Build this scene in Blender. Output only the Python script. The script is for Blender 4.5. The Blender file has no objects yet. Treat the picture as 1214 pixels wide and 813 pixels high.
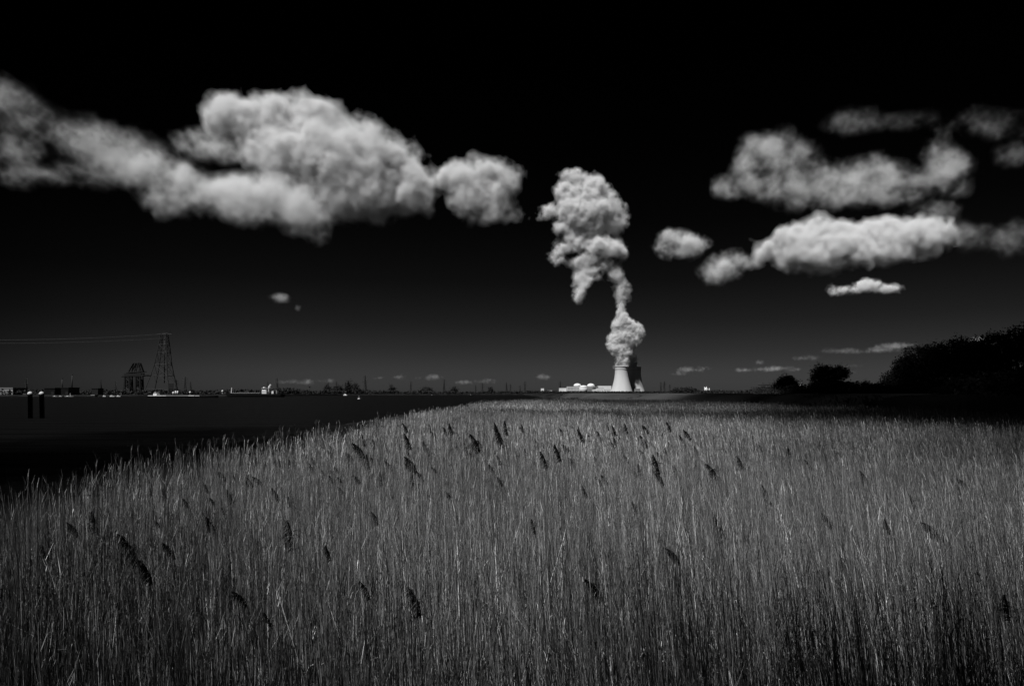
import bpy, bmesh, math, random
import numpy as np
from mathutils import Vector, Matrix
import openvdb as vdb

R = math.radians
scene = bpy.context.scene
col = scene.collection

# ------------------------------------------------------------------ camera
EYE = 3.45          # height of the eye above the reed bed's soil (a dyke top)
FPX = 809.33        # focal length in pixels of the 1214 px wide photograph
cam_d = bpy.data.cameras.new("camera")
cam_d.lens = 24.0
cam_d.sensor_width = 36.0
cam_d.shift_y = 59.5 / 1214.0
cam_d.clip_start = 0.05
cam_d.clip_end = 90000.0
cam = bpy.data.objects.new("camera", cam_d)
cam.location = (0, 0, EYE)
cam.rotation_euler = (R(90), 0, 0)
col.objects.link(cam)
scene.camera = cam

# ------------------------------------------------------------------ light
SUN_EL, SUN_AZ = 57.0, 38.0      # azimuth: degrees left of straight behind the camera
sd = Vector((-math.sin(R(SUN_AZ)) * math.cos(R(SUN_EL)), -math.cos(R(SUN_AZ)) * math.cos(R(SUN_EL)), math.sin(R(SUN_EL))))
sun_d = bpy.data.lights.new("sun", 'SUN')
sun_d.energy = 4.9
sun_d.angle = R(0.6)
sun_d.color = (1.0, 1.0, 1.0)
sun = bpy.data.objects.new("sun", sun_d)
sun.rotation_euler = sd.to_track_quat('Z', 'Y').to_euler()
col.objects.link(sun)

world = bpy.data.worlds.new("World")
scene.world = world
world.use_nodes = True
nt = world.node_tree
nt.nodes.clear()
N = nt.nodes.new
L = nt.links.new
wo = N('ShaderNodeOutputWorld')
bg = N('ShaderNodeBackground')
bg.inputs['Strength'].default_value = 0.05
sky = N('ShaderNodeTexSky')
sky.sky_type = 'NISHITA'
sky.sun_disc = False
sky.sun_elevation = R(SUN_EL)
sky.sun_rotation = R(180 + SUN_AZ)
sky.dust_density = 0.6
sep = N('ShaderNodeSeparateColor')
L(sky.outputs[0], sep.inputs[0])
# a monochrome picture through a deep red and polarising filter: only the sky's red light,
# darkening away from the horizon and away from the polariser's bright band
tc = N('ShaderNodeTexCoord')
sx = N('ShaderNodeSeparateXYZ')
L(tc.outputs['Generated'], sx.inputs[0])
ramp = N('ShaderNodeValToRGB')
L(sx.outputs[2], ramp.inputs[0])
el = ramp.color_ramp.elements
SKY = [(0.0, .155), (0.03, .138), (0.06, .098), (0.10, .060), (0.16, .029), (0.24, .0125), (0.33, .005), (0.43, .0012), (0.6, .0006), (1.0, .002)]
el[0].position, el[0].color = SKY[0][0], (SKY[0][1],) * 3 + (1,)
el[1].position, el[1].color = SKY[-1][0], (SKY[-1][1],) * 3 + (1,)
for p, v in SKY[1:-1]:
    e = el.new(p); e.color = (v, v, v, 1)
axis = N('ShaderNodeVectorMath'); axis.operation = 'DOT_PRODUCT'
L(tc.outputs['Generated'], axis.inputs[0])
axis.inputs[1].default_value = (0.139, 0.990, 0)
band = N('ShaderNodeMapRange'); band.interpolation_type = 'SMOOTHSTEP'
L(axis.outputs['Value'], band.inputs[0])
band.inputs[1].default_value = 0.58; band.inputs[2].default_value = 0.93
band.inputs[3].default_value = 0.12; band.inputs[4].default_value = 1.0
def wmul(a, b):
    m = N('ShaderNodeMath'); m.operation = 'MULTIPLY'; L(a, m.inputs[0])
    if isinstance(b, float): m.inputs[1].default_value = b
    else: L(b, m.inputs[1])
    return m.outputs[0]
v = wmul(wmul(sep.outputs[0], ramp.outputs[0]), band.outputs[0])
cmb = N('ShaderNodeCombineColor')
for i in range(3): L(v, cmb.inputs[i])
L(cmb.outputs[0], bg.inputs[0])
L(bg.outputs[0], wo.inputs[0])

vs = scene.view_settings
vs.view_transform = 'Standard'
vs.look = 'None'
vs.exposure = 0.0
vs.gamma = 1.0
vs.use_curve_mapping = False
cy = scene.cycles
cy.use_adaptive_sampling = True
cy.adaptive_threshold = 0.012
cy.use_denoising = True
cy.denoiser = 'OPENIMAGEDENOISE'
cy.max_bounces = 8
cy.diffuse_bounces = 2
cy.glossy_bounces = 2
cy.transmission_bounces = 2
cy.volume_bounces = 4
cy.transparent_max_bounces = 96
cy.sample_clamp_indirect = 4.0
cy.caustics_reflective = False
cy.caustics_refractive = False

# ------------------------------------------------------------------ helpers
rng = random.Random(11)

def at(px, py, Y):
    """the point at depth Y that the photograph shows at pixel (px, py)"""
    return Vector(((px - 607.0) / FPX * Y, Y, EYE + (466.0 - py) / FPX * Y))

def gx(px, Y): return (px - 607.0) / FPX * Y
def hz(py, Y): return EYE + (466.0 - py) / FPX * Y

def tag(o, label=None, cat=None, group=None, kind=None):
    if label: o['label'] = label
    if cat: o['category'] = cat
    if group: o['group'] = group
    if kind: o['kind'] = kind
    return o

def empty(name, loc, rz=0.0):
    o = bpy.data.objects.new(name, None)
    o.location = loc
    o.rotation_euler = (0, 0, rz)
    o.empty_display_size = 0.5
    col.objects.link(o)
    return o

def copy_tree(o, parent=None):
    c = o.copy()
    col.objects.link(c)
    c.parent = parent
    for ch in o.children:
        copy_tree(ch, c)
    return c

class MB:
    """collects boxes, bars, tubes and quads, and builds them as one mesh object"""
    def __init__(s): s.v = []; s.f = []; s.sm = []
    def add(s, vs, fs, smooth=False):
        n = len(s.v)
        s.v += [tuple(p) for p in vs]
        s.f += [tuple(i + n for i in f) for f in fs]
        s.sm += [smooth] * len(fs)
    def box(s, c, d, rz=0.0, taper=1.0):
        cx, cy_, cz = c; hx, hy, h = d[0] / 2, d[1] / 2, d[2] / 2
        pts = []
        for k, zz in enumerate((-h, h)):
            t = 1.0 if k == 0 else taper
            for (a, b) in ((-hx, -hy), (hx, -hy), (hx, hy), (-hx, hy)):
                a *= t; b *= t
                pts.append((cx + a * math.cos(rz) - b * math.sin(rz), cy_ + a * math.sin(rz) + b * math.cos(rz), cz + zz))
        s.add(pts, [(3, 2, 1, 0), (4, 5, 6, 7), (0, 1, 5, 4), (1, 2, 6, 5), (2, 3, 7, 6), (3, 0, 4, 7)])
        return s
    def tube(s, p, q, r0, r1=None, n=6, cap=True):
        p, q = Vector(p), Vector(q)
        r1 = r0 if r1 is None else r1
        d = (q - p)
        if d.length < 1e-9: return s
        z = d.normalized()
        x = z.orthogonal().normalized(); y = z.cross(x)
        vs_ = []
        for c, r in ((p, r0), (q, r1)):
            for k in range(n):
                a = 2 * math.pi * (k + .5) / n
                vs_.append(c + (x * math.cos(a) + y * math.sin(a)) * r)
        fs = [(k, (k + 1) % n, n + (k + 1) % n, n + k) for k in range(n)]
        if cap: fs += [tuple(range(n))[::-1], tuple(range(n, 2 * n))]
        s.add(vs_, fs, n > 6)
        return s
    def path(s, pts, radii, n=6):
        for a, b, r0, r1 in zip(pts[:-1], pts[1:], radii[:-1], radii[1:]):
            s.tube(a, b, r0, r1, n)
        return s
    def lathe(s, prof, c=(0, 0, 0), n=32, cap=True):
        c = Vector(c); vs_ = []; fs = []
        for (r, z) in prof:
            for k in range(n):
                a = 2 * math.pi * k / n
                vs_.append((c.x + r * math.cos(a), c.y + r * math.sin(a), c.z + z))
        for j in range(len(prof) - 1):
            for k in range(n):
                fs.append((j * n + k, j * n + (k + 1) % n, (j + 1) * n + (k + 1) % n, (j + 1) * n + k))
        if cap:
            fs.append(tuple(range(n))[::-1]); fs.append(tuple((len(prof) - 1) * n + k for k in range(n)))
        s.add(vs_, fs, True)
        return s
    def prism(s, outline, z0, z1):
        n = len(outline)
        vs_ = [(x, y, z0) for x, y in outline] + [(x, y, z1) for x, y in outline]
        fs = [tuple(range(n))[::-1], tuple(range(n, 2 * n))] + [(k, (k + 1) % n, n + (k + 1) % n, n + k) for k in range(n)]
        s.add(vs_, fs)
        return s
    def mesh(s, name):
        me = bpy.data.meshes.new(name)
        me.from_pydata(s.v, [], s.f)
        me.polygons.foreach_set('use_smooth', s.sm)
        me.update()
        return me
    def build(s, name, mat, parent=None, loc=None):
        me = s.mesh(name)
        me.materials.append(mat)
        o = bpy.data.objects.new(name, me)
        col.objects.link(o)
        if parent: o.parent = parent
        if loc is not None: o.location = loc
        return o

def new_mat(name):
    m = bpy.data.materials.new(name)
    m.use_nodes = True
    m.node_tree.nodes.clear()
    return m, m.node_tree

def grey(name, base, var=0.25, scale=1.0, rough=0.8, spec=0.3, metallic=0.0, detail=5.0, stretch=(1, 1, 1), bump=0.0, coords='Object'):
    """a neutral grey surface whose tone wanders with noise"""
    m, t = new_mat(name)
    out = t.nodes.new('ShaderNodeOutputMaterial')
    p = t.nodes.new('ShaderNodeBsdfPrincipled')
    c = t.nodes.new('ShaderNodeTexCoord')
    mp = t.nodes.new('ShaderNodeMapping'); mp.inputs['Scale'].default_value = stretch
    nz = t.nodes.new('ShaderNodeTexNoise'); nz.inputs['Scale'].default_value = scale; nz.inputs['Detail'].default_value = detail
    mr = t.nodes.new('ShaderNodeMapRange')
    mr.inputs[1].default_value = 0.3; mr.inputs[2].default_value = 0.7
    mr.inputs[3].default_value = base * (1 - var); mr.inputs[4].default_value = base * (1 + var)
    cc = t.nodes.new('ShaderNodeCombineColor')
    t.links.new(c.outputs[coords], mp.inputs[0]); t.links.new(mp.outputs[0], nz.inputs['Vector'])
    t.links.new(nz.outputs[0], mr.inputs[0])
    for i in range(3): t.links.new(mr.outputs[0], cc.inputs[i])
    t.links.new(cc.outputs[0], p.inputs['Base Color'])
    p.inputs['Roughness'].default_value = rough
    p.inputs['Specular IOR Level'].default_value = spec
    p.inputs['Metallic'].default_value = metallic
    if bump:
        b = t.nodes.new('ShaderNodeBump'); b.inputs['Strength'].default_value = bump
        t.links.new(nz.outputs[0], b.inputs['Height']); t.links.new(b.outputs[0], p.inputs['Normal'])
    t.links.new(p.outputs[0], out.inputs[0])
    return m
# ------------------------------------------------------------------ the lie of the land
WATER = -1.0

def smooth(a, b, x):
    t = min(1.0, max(0.0, (x - a) / (b - a)))
    return t * t * (3 - 2 * t)

def wob(x, k, s):
    return math.sin(x * k + s) * .5 + math.sin(x * k * 2.3 + s * 1.7) * .3 + math.sin(x * k * 5.1 + s * 2.9) * .2

SHORE = [(-1e5, 26), (0, 26), (60, 26), (110, 23), (290, 17), (600, -28), (1000, -130), (1800, -420), (2400, -900)]   # y -> river's right edge is at x = -value
FAR = [(-400, 760), (0, 900), (300, 1080), (420, 1500), (560, 1800), (760, 2100)]   # px -> far shore

def interp(tab, x):
    if x <= tab[0][0]: return tab[0][1]
    for (a, u), (b, w) in zip(tab[:-1], tab[1:]):
        if x <= b: return u + (w - u) * (x - a) / (b - a)
    return tab[-1][1]

def ground_z(x, y):
    edge = -interp(SHORE, y)
    d = x - edge                       # metres to the right of the waterline
    width = 20.0 if y < 60 else (20.0 - 10 * smooth(60, 110, y))
    if d >= 0:
        z = WATER + 0.02 + (0.0 - WATER) * min(1.0, d / width) ** 0.8
        # stone bands along the foot of the bank
        if d < 9: z += 0.10 * (math.sin(d * 2.4) > 0.2) * (1 if d > .6 else 0)
    else:
        z = WATER - min(3.0, -d * .15)
    if y > 300 and d < 0:
        px = 607 + x / y * FPX
        f = interp(FAR, px)
        z = max(z, WATER - 3 + (3.0 + 2.2) * smooth(f - 8, f + 14, y))
    # dyke on the right with a path on its crest
    left = 33 + 1.2 * wob(y, .05, 1)
    if y > -30 and x > left - 2:
        c = smooth(left, left + 12, x) * 3.25
        z = max(z, c)
    # dyke under the photographer
    if y < 3.0:
        z = max(z, 1.85 * smooth(2.2, -0.6, y))
    # far land lies a little higher than the marsh
    if d > 40 and y > 700: z = max(z, 1.0 * smooth(700, 1200, y))
    return z

ys = [-60, -30, -15, -8, -5, -3, -2, -1.2, -.6, 0, .6, 1.2, 1.8, 2.4, 3]
y = 3.0
while y < 60000:
    y *= 1.045 if y < 400 else 1.06
    ys.append(y)
xs = []
for k in range(-150, 151):
    u = k / 150.0
    xs.append(math.copysign(abs(u) ** 1.0, u))
g = MB()
nx = 0
rows = []
for y in ys:
    row = set()
    half = max(120.0, y * 1.35)
    for u in xs: row.add(round(half * math.copysign(abs(u) ** 1.7, u), 3))
    rows.append(sorted(row)[:301])
verts = []
for y, row in zip(ys, rows):
    for x in row:
        z = ground_z(x, y)
        if y < 200: z += 0.03 * wob(x * 3.1 + y * 1.7, 1.0, y * .3)
        verts.append((x, y, z))
n = len(rows[0])
faces = [(j * n + i, j * n + i + 1, (j + 1) * n + i + 1, (j + 1) * n + i) for j in range(len(ys) - 1) for i in range(n - 1)]
g.add(verts, faces, True)

def land_material():
    m, t = new_mat('marsh_soil')
    o = t.nodes.new('ShaderNodeOutputMaterial'); p = t.nodes.new('ShaderNodeBsdfPrincipled')
    c = t.nodes.new('ShaderNodeTexCoord')
    n1 = t.nodes.new('ShaderNodeTexNoise'); n1.inputs['Scale'].default_value = .07; n1.inputs['Detail'].default_value = 6
    n2 = t.nodes.new('ShaderNodeTexNoise'); n2.inputs['Scale'].default_value = 2.5; n2.inputs['Detail'].default_value = 8
    mp = t.nodes.new('ShaderNodeMapping'); mp.inputs['Scale'].default_value = (1.0, .35, 1.0)
    t.links.new(c.outputs['Object'], mp.inputs[0]); t.links.new(mp.outputs[0], n1.inputs['Vector'])
    t.links.new(c.outputs['Object'], n2.inputs['Vector'])
    mr = t.nodes.new('ShaderNodeMapRange'); mr.inputs[1].default_value = .35; mr.inputs[2].default_value = .65; mr.inputs[3].default_value = .002; mr.inputs[4].default_value = .018
    m2 = t.nodes.new('ShaderNodeMapRange'); m2.inputs[1].default_value = .3; m2.inputs[2].default_value = .7; m2.inputs[3].default_value = .6; m2.inputs[4].default_value = 1.4
    mu = t.nodes.new('ShaderNodeMath'); mu.operation = 'MULTIPLY'
    t.links.new(n1.outputs[0], mr.inputs[0]); t.links.new(n2.outputs[0], m2.inputs[0])
    t.links.new(mr.outputs[0], mu.inputs[0]); t.links.new(m2.outputs[0], mu.inputs[1])
    cc = t.nodes.new('ShaderNodeCombineColor')
    for i in range(3): t.links.new(mu.outputs[0], cc.inputs[i])
    t.links.new(cc.outputs[0], p.inputs['Base Color'])
    p.inputs['Roughness'].default_value = .9; p.inputs['Specular IOR Level'].default_value = .1
    b = t.nodes.new('ShaderNodeBump'); b.inputs['Strength'].default_value = .5; b.inputs['Distance'].default_value = .2
    t.links.new(n2.outputs[0], b.inputs['Height']); t.links.new(b.outputs[0], p.inputs['Normal'])
    t.links.new(p.outputs[0], o.inputs[0])
    return m

ground = g.build('ground', land_material())
tag(ground, kind='structure')

# river
def water_material():
    m, t = new_mat('river_water')
    o = t.nodes.new('ShaderNodeOutputMaterial'); p = t.nodes.new('ShaderNodeBsdfPrincipled')
    t.nodes.remove(p)
    df = t.nodes.new('ShaderNodeBsdfDiffuse'); df.inputs[0].default_value = (.0015, .0015, .0015, 1)
    gl = t.nodes.new('ShaderNodeBsdfAnisotropic'); gl.inputs['Color'].default_value = (.07, .07, .07, 1); gl.inputs['Roughness'].default_value = .28
    fr = t.nodes.new('ShaderNodeFresnel'); fr.inputs['IOR'].default_value = 1.33
    mx = t.nodes.new('ShaderNodeMixShader')
    t.links.new(fr.outputs[0], mx.inputs[0]); t.links.new(df.outputs[0], mx.inputs[1]); t.links.new(gl.outputs[0], mx.inputs[2])
    c = t.nodes.new('ShaderNodeTexCoord')
    h = None
    for sc_, st, (ax, ay) in ((.9, .07, (1, 1.6)), (.10, .7, (.35, 1.8)), (3.5, .015, (1, 1.3))):
        mp = t.nodes.new('ShaderNodeMapping'); mp.inputs['Scale'].default_value = (ax, ay, 1); mp.inputs['Rotation'].default_value = (0, 0, .25)
        nz = t.nodes.new('ShaderNodeTexNoise'); nz.inputs['Scale'].default_value = sc_; nz.inputs['Detail'].default_value = 3
        t.links.new(c.outputs['Object'], mp.inputs[0]); t.links.new(mp.outputs[0], nz.inputs['Vector'])
        mu = t.nodes.new('ShaderNodeMath'); mu.operation = 'MULTIPLY'; mu.inputs[1].default_value = st
        t.links.new(nz.outputs[0], mu.inputs[0])
        if h is None: h = mu
        else:
            ad = t.nodes.new('ShaderNodeMath'); ad.operation = 'ADD'
            t.links.new(h.outputs[0], ad.inputs[0]); t.links.new(mu.outputs[0], ad.inputs[1]); h = ad
    b = t.nodes.new('ShaderNodeBump'); b.inputs['Strength'].default_value = 1.0; b.inputs['Distance'].default_value = 1.0
    t.links.new(h.outputs[0], b.inputs['Height']); 
    for q in (df, gl, fr): t.links.new(b.outputs[0], q.inputs['Normal'])
    t.links.new(mx.outputs[0], o.inputs[0])
    return m
w = MB()
w.add([(-9000, -60, WATER), (-3, -60, WATER), (1500, 2600, WATER), (-9000, 2600, WATER)], [(0, 1, 2, 3)])
tag(w.build('water', water_material()), kind='structure')

# light sand path along the crest of the dyke on the right
w = MB(); pv = []; pf = []
yy = [40 * 1.08 ** k for k in range(40)]
for y in yy:
    for x in (46.6, 49.4):
        pv.append((x + wob(y, .03, 2) * .8, y, max(ground_z(x, y), 3.2) + .05))
pf = [(2 * k, 2 * k + 1, 2 * k + 3, 2 * k + 2) for k in range(len(yy) - 1)]
w.add(pv, pf)
tag(w.build('path', grey('path_gravel', .22, .2, .6, .95)), kind='structure')
# ------------------------------------------------------------------ reeds
def straw_material(name, base, root, tip_dark=False):
    """dry stem: tone differs from stem to stem, browner and darker skins on some"""
    m, t = new_mat(name)
    o = t.nodes.new('ShaderNodeOutputMaterial'); p = t.nodes.new('ShaderNodeBsdfPrincipled')
    at1 = t.nodes.new('ShaderNodeAttribute'); at1.attribute_type = 'INSTANCER'; at1.attribute_name = 'tone'
    at2 = t.nodes.new('ShaderNodeAttribute'); at2.attribute_name = 'stem_tone'
    mu = t.nodes.new('ShaderNodeMath'); mu.operation = 'MULTIPLY'
    t.links.new(at1.outputs['Fac'], mu.inputs[0]); t.links.new(at2.outputs['Fac'], mu.inputs[1])
    m3 = t.nodes.new('ShaderNodeMath'); m3.operation = 'MULTIPLY'; m3.inputs[1].default_value = base
    t.links.new(mu.outputs[0], m3.inputs[0])
    cc = t.nodes.new('ShaderNodeCombineColor')
    for i in range(3): t.links.new(m3.outputs[0], cc.inputs[i])
    t.links.new(cc.outputs[0], p.inputs['Base Color'])
    p.inputs['Roughness'].default_value = .6; p.inputs['Specular IOR Level'].default_value = .25
    t.links.new(p.outputs[0], o.inputs[0])
    return m
STRAW = straw_material('dry_reed_straw', .20, .1)

def reed_clump(name, size, count, width, hmean, seed, leaves=True, segs=4):
    r = random.Random(seed)
    V, F, T = [], [], []
    def ribbon(pts, w0, w1, tone, ang, sides=3):
        base = len(V); m_ = len(pts)
        for k, q in enumerate(pts):
            w_ = w0 + (w1 - w0) * k / (m_ - 1)
            if sides == 3:
                for s in range(3):
                    a = ang + s * 2.0944
                    V.append((q[0] + math.cos(a) * w_, q[1] + math.sin(a) * w_, q[2])); T.append(tone)
            else:
                dx, dy = math.cos(ang) * w_, math.sin(ang) * w_
                V.append((q[0] - dx, q[1] - dy, q[2])); V.append((q[0] + dx, q[1] + dy, q[2])); T.extend((tone, tone))
        for k in range(m_ - 1):
            if sides == 3:
                for s in range(3):
                    a, b = base + k * 3 + s, base + k * 3 + (s + 1) % 3
                    F.append((a, b, b + 3, a + 3))
            else:
                a = base + 2 * k
                F.append((a, a + 1, a + 3, a + 2))
    for i in range(count):
        x, y = r.uniform(-size / 2, size / 2), r.uniform(-size / 2, size / 2)
        h = hmean * r.gauss(1.0, .07)
        kind = r.random()
        tone = min(3.2, max(.1, math.exp(r.gauss(-.45, .85))))
        az = r.uniform(0, 2 * math.pi)
        lean = abs(r.gauss(0, .075))
        if kind < .13: lean = r.uniform(.2, .95); h *= r.uniform(.6, 1.0); tone *= 1.3     # snapped and leaning stems
        bend = r.gauss(0, .07)
        dx, dy = math.cos(az), math.sin(az)
        pts = []
        for k in range(segs + 1):
            u = k / segs
            d = lean * u + bend * u * u
            pts.append((x + dx * d * h, y + dy * d * h, u * h * math.cos(lean)))
        a0 = r.uniform(0, 6.28)
        ribbon(pts, width * r.uniform(.7, 1.15) / 2, width * .35 / 2, tone, a0)
        if leaves:
            for q in range(r.choice((0, 0, 1, 1, 2))):
                u = r.uniform(.3, .95); k = int(u * segs); f = u * segs - k
                b0 = [pts[k][c] * (1 - f) + pts[min(k + 1, segs)][c] * f for c in range(3)]
                la = r.uniform(0, 6.28); ll = r.uniform(.10, .32); up = r.uniform(.6, 1.6)
                lp = []
                for s in range(4):
                    v = s / 3
                    lp.append((b0[0] + math.cos(la) * ll * v * .5, b0[1] + math.sin(la) * ll * v * .5, b0[2] + ll * (up * v - 1.3 * v * v)))
                ribbon(lp, width * .5, width * .08, tone * r.uniform(.6, 1.2), la + 1.57, 2)
        if r.random() < .55:      # bare thin flower stalk ends, ragged
            tx, ty, tz = pts[-1]
            for q in range(r.randint(2, 4)):
                la = r.uniform(0, 6.28); ll = r.uniform(.05, .16)
                ribbon([(tx, ty, tz - .04 * q), (tx + math.cos(la) * ll * .4, ty + math.sin(la) * ll * .4, tz - .04 * q + ll * .7)], width * .3, width * .12, tone * .9, la + 1.57, 2)
    me = bpy.data.meshes.new(name)
    me.from_pydata(V, [], F)
    a = me.attributes.new('stem_tone', 'FLOAT', 'POINT'); a.data.foreach_set('value', T)
    me.materials.append(STRAW)
    o = bpy.data.objects.new(name, me)
    return o

def scatter_reeds(name, sources, pts, label):
    """pts: (x, y, z, rotation z, tilt about y, tilt about x, scale, tone)"""
    cl = bpy.data.collections.new(name + '_sources')
    for o in sources: cl.objects.link(o)
    me = bpy.data.meshes.new(name)
    me.from_pydata([p[:3] for p in pts], [], [])
    a = me.attributes.new('rot', 'FLOAT_VECTOR', 'POINT'); a.data.foreach_set('vector', [c for p in pts for c in (p[5], p[4], p[3])])
    a = me.attributes.new('scl', 'FLOAT_VECTOR', 'POINT'); a.data.foreach_set('vector', [c for p in pts for c in (1, 1, p[6])])
    a = me.attributes.new('tone', 'FLOAT', 'POINT'); a.data.foreach_set('value', [p[7] for p in pts])
    rr = random.Random(5)
    a = me.attributes.new('pick', 'INT', 'POINT'); a.data.foreach_set('value', [rr.randrange(len(sources)) for p in pts])
    o = bpy.data.objects.new(name, me); col.objects.link(o)
    ng = bpy.data.node_groups.new(name, 'GeometryNodeTree')
    ng.interface.new_socket('Geometry', in_out='INPUT', socket_type='NodeSocketGeometry')
    ng.interface.new_socket('Geometry', in_out='OUTPUT', socket_type='NodeSocketGeometry')
    gi = ng.nodes.new('NodeGroupInput'); go = ng.nodes.new('NodeGroupOutput')
    ci = ng.nodes.new('GeometryNodeCollectionInfo'); ci.inputs['Collection'].default_value = cl
    ci.inputs['Separate Children'].default_value = True; ci.inputs['Reset Children'].default_value = True
    ip = ng.nodes.new('GeometryNodeInstanceOnPoints'); ip.inputs['Pick Instance'].default_value = True
    def na(nm, ty):
        q = ng.nodes.new('GeometryNodeInputNamedAttribute'); q.data_type = ty; q.inputs['Name'].default_value = nm
        return q.outputs['Attribute']
    ng.links.new(gi.outputs[0], ip.inputs['Points']); ng.links.new(ci.outputs[0], ip.inputs['Instance'])
    ng.links.new(na('pick', 'INT'), ip.inputs['Instance Index'])
    er = ng.nodes.new('FunctionNodeEulerToRotation')
    ng.links.new(na('rot', 'FLOAT_VECTOR'), er.inputs[0])
    ng.links.new(er.outputs[0], ip.inputs['Rotation'])
    ng.links.new(na('scl', 'FLOAT_VECTOR'), ip.inputs['Scale'])
    ng.links.new(ip.outputs[0], go.inputs[0])
    md = o.modifiers.new('scatter', 'NODES'); md.node_group = ng
    tag(o, label, 'reeds', kind='stuff')
    return o

def lump(x, y):
    """slow variation over the reed bed: runs along the bank"""
    return .5 * math.sin(x * .23 + 1.3 * math.sin(y * .11)) + .3 * math.sin(y * .19 + x * .05 + 1) + .2 * math.sin(x * .7 + y * .43)

def bed(y0, y1, step, seed):
    r = random.Random(seed)
    out = []
    y = y0
    while y < y1:
        half = .80 * y + 1.8
        x = max(-half, -8.0); x1 = min(half, 34)
        while x < x1:
            px, py = x + r.uniform(-.5, .5) * step, y + r.uniform(-.5, .5) * step
            x += step
            edge = -6.4 + .7 * wob(py, .35, .5) + (0 if py < 50 else (py - 50) * .02)
            if py > 118: edge += (py - 118) * .35
            if px < edge or px > 32.5 + wob(py, .08, 2): continue
            if px < edge + .9 and r.random() < .45: continue
            # a dip full of darker, lower growth before the far edge of the bed
            tone = 1.0 + .26 * lump(px, py) + .2 * lump(px * 3.1, py * 2.3)
            hs = 1.0 + .10 * lump(py * .7, px * .9)
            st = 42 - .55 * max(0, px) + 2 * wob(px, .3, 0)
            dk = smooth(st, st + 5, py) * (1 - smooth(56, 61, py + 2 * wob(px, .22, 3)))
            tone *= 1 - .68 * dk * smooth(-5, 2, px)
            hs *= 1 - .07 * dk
            tone *= 1 + .38 * smooth(11, 20, py) * (1 - smooth(3, 16, abs(px + 1 - py * .0)))  # sunlit middle of the bed, painted into the reed tone
            if py > 61: tone *= 1.25; hs *= .93
            lean = -.03 - .15 * smooth(-2, 8, px) + .03 * smooth(2, -5, px)     # wind lays the right side over to the left
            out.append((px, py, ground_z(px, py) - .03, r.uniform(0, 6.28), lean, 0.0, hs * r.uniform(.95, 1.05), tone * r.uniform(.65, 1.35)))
        y += step
    return out
# tilt must act after the turn about z: euler XYZ order applies x, y then z, so turn the tilt axis back
def settle(pts):
    o = []
    for (x, y, z, rz, ty, tx, s, tone) in pts:
        # want Ry(ty) * Rz(rz)
        m = Matrix.Rotation(ty, 3, 'Y') @ Matrix.Rotation(rz, 3, 'Z')
        e = m.to_euler('XYZ')
        o.append((x, y, z, e.z, e.y, e.x, s, tone))
    return o

near = [reed_clump('reed_clump', .55, 46, .0055, 2.05, 100 + k) for k in range(10)]
mid = [reed_clump('reed_patch', 1.1, 84, .014, 2.05, 200 + k, segs=3) for k in range(8)]
far = [reed_clump('reed_swathe', 2.2, 200, .032, 2.05, 300 + k, leaves=False, segs=2) for k in range(6)]
BED = 'dense bed of dry pale reeds filling the near marsh'
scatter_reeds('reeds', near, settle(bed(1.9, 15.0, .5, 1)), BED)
scatter_reeds('reeds', mid, settle(bed(15.0, 48.0, 1.0, 2)), 'dry reeds in the middle of the marsh, with sunlight painted in towards the river')
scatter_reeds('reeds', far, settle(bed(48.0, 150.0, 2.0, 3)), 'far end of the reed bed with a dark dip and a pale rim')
# ------------------------------------------------------------------ trees
LEAF = grey('dark_foliage', .022, .35, .6, .7, .15)
BARK = grey('dark_bark', .06, .3, 3.0, .9, .1)

def leaf_cloud(lobes, n, size, seed, hollow=.55):
    """n leaf clump faces through the crown's volume; lobes: (centre, radii)"""
    r = np.random.default_rng(seed)
    wts = np.array([a[1][0] * a[1][1] * a[1][2] for a in lobes]) ** .7
    pick = r.choice(len(lobes), n, p=wts / wts.sum())
    C = np.array([a[0] for a in lobes], float)[pick]; Rr = np.array([a[1] for a in lobes], float)[pick]
    d = r.standard_normal((n, 3)); d /= np.linalg.norm(d, axis=1)[:, None]
    rad = (hollow + (1 - hollow) * r.random(n)) * (1 + .12 * r.standard_normal(n))
    # twig clumps: pull points towards a set of clump centres
    P = C + d * Rr * rad[:, None]
    kc = P[r.integers(0, n, max(8, n // 40))]
    near_ = kc[r.integers(0, len(kc), n)]
    sel = r.random(n) < .55
    P[sel] = near_[sel] + r.standard_normal((sel.sum(), 3)) * size * 2.2
    a = r.standard_normal((n, 3)); a /= np.linalg.norm(a, axis=1)[:, None]
    b = np.cross(a, r.standard_normal((n, 3))); b /= np.linalg.norm(b, axis=1)[:, None]
    s = size * (0.5 + r.random(n))[:, None]
    V = np.stack([P - a * s, P + b * s * .45, P + a * s, P - b * s * .45], 1).reshape(-1, 3)
    return V

def quads_mesh(name, V, mat):
    me = bpy.data.meshes.new(name)
    n = len(V) // 4
    me.vertices.add(len(V)); me.vertices.foreach_set('co', V.astype(np.float32).ravel())
    me.loops.add(n * 4); me.loops.foreach_set('vertex_index', np.arange(n * 4, dtype=np.int32))
    me.polygons.add(n); me.polygons.foreach_set('loop_start', np.arange(0, n * 4, 4, dtype=np.int32))
    me.update(calc_edges=True)
    me.materials.append(mat)
    return me

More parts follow.
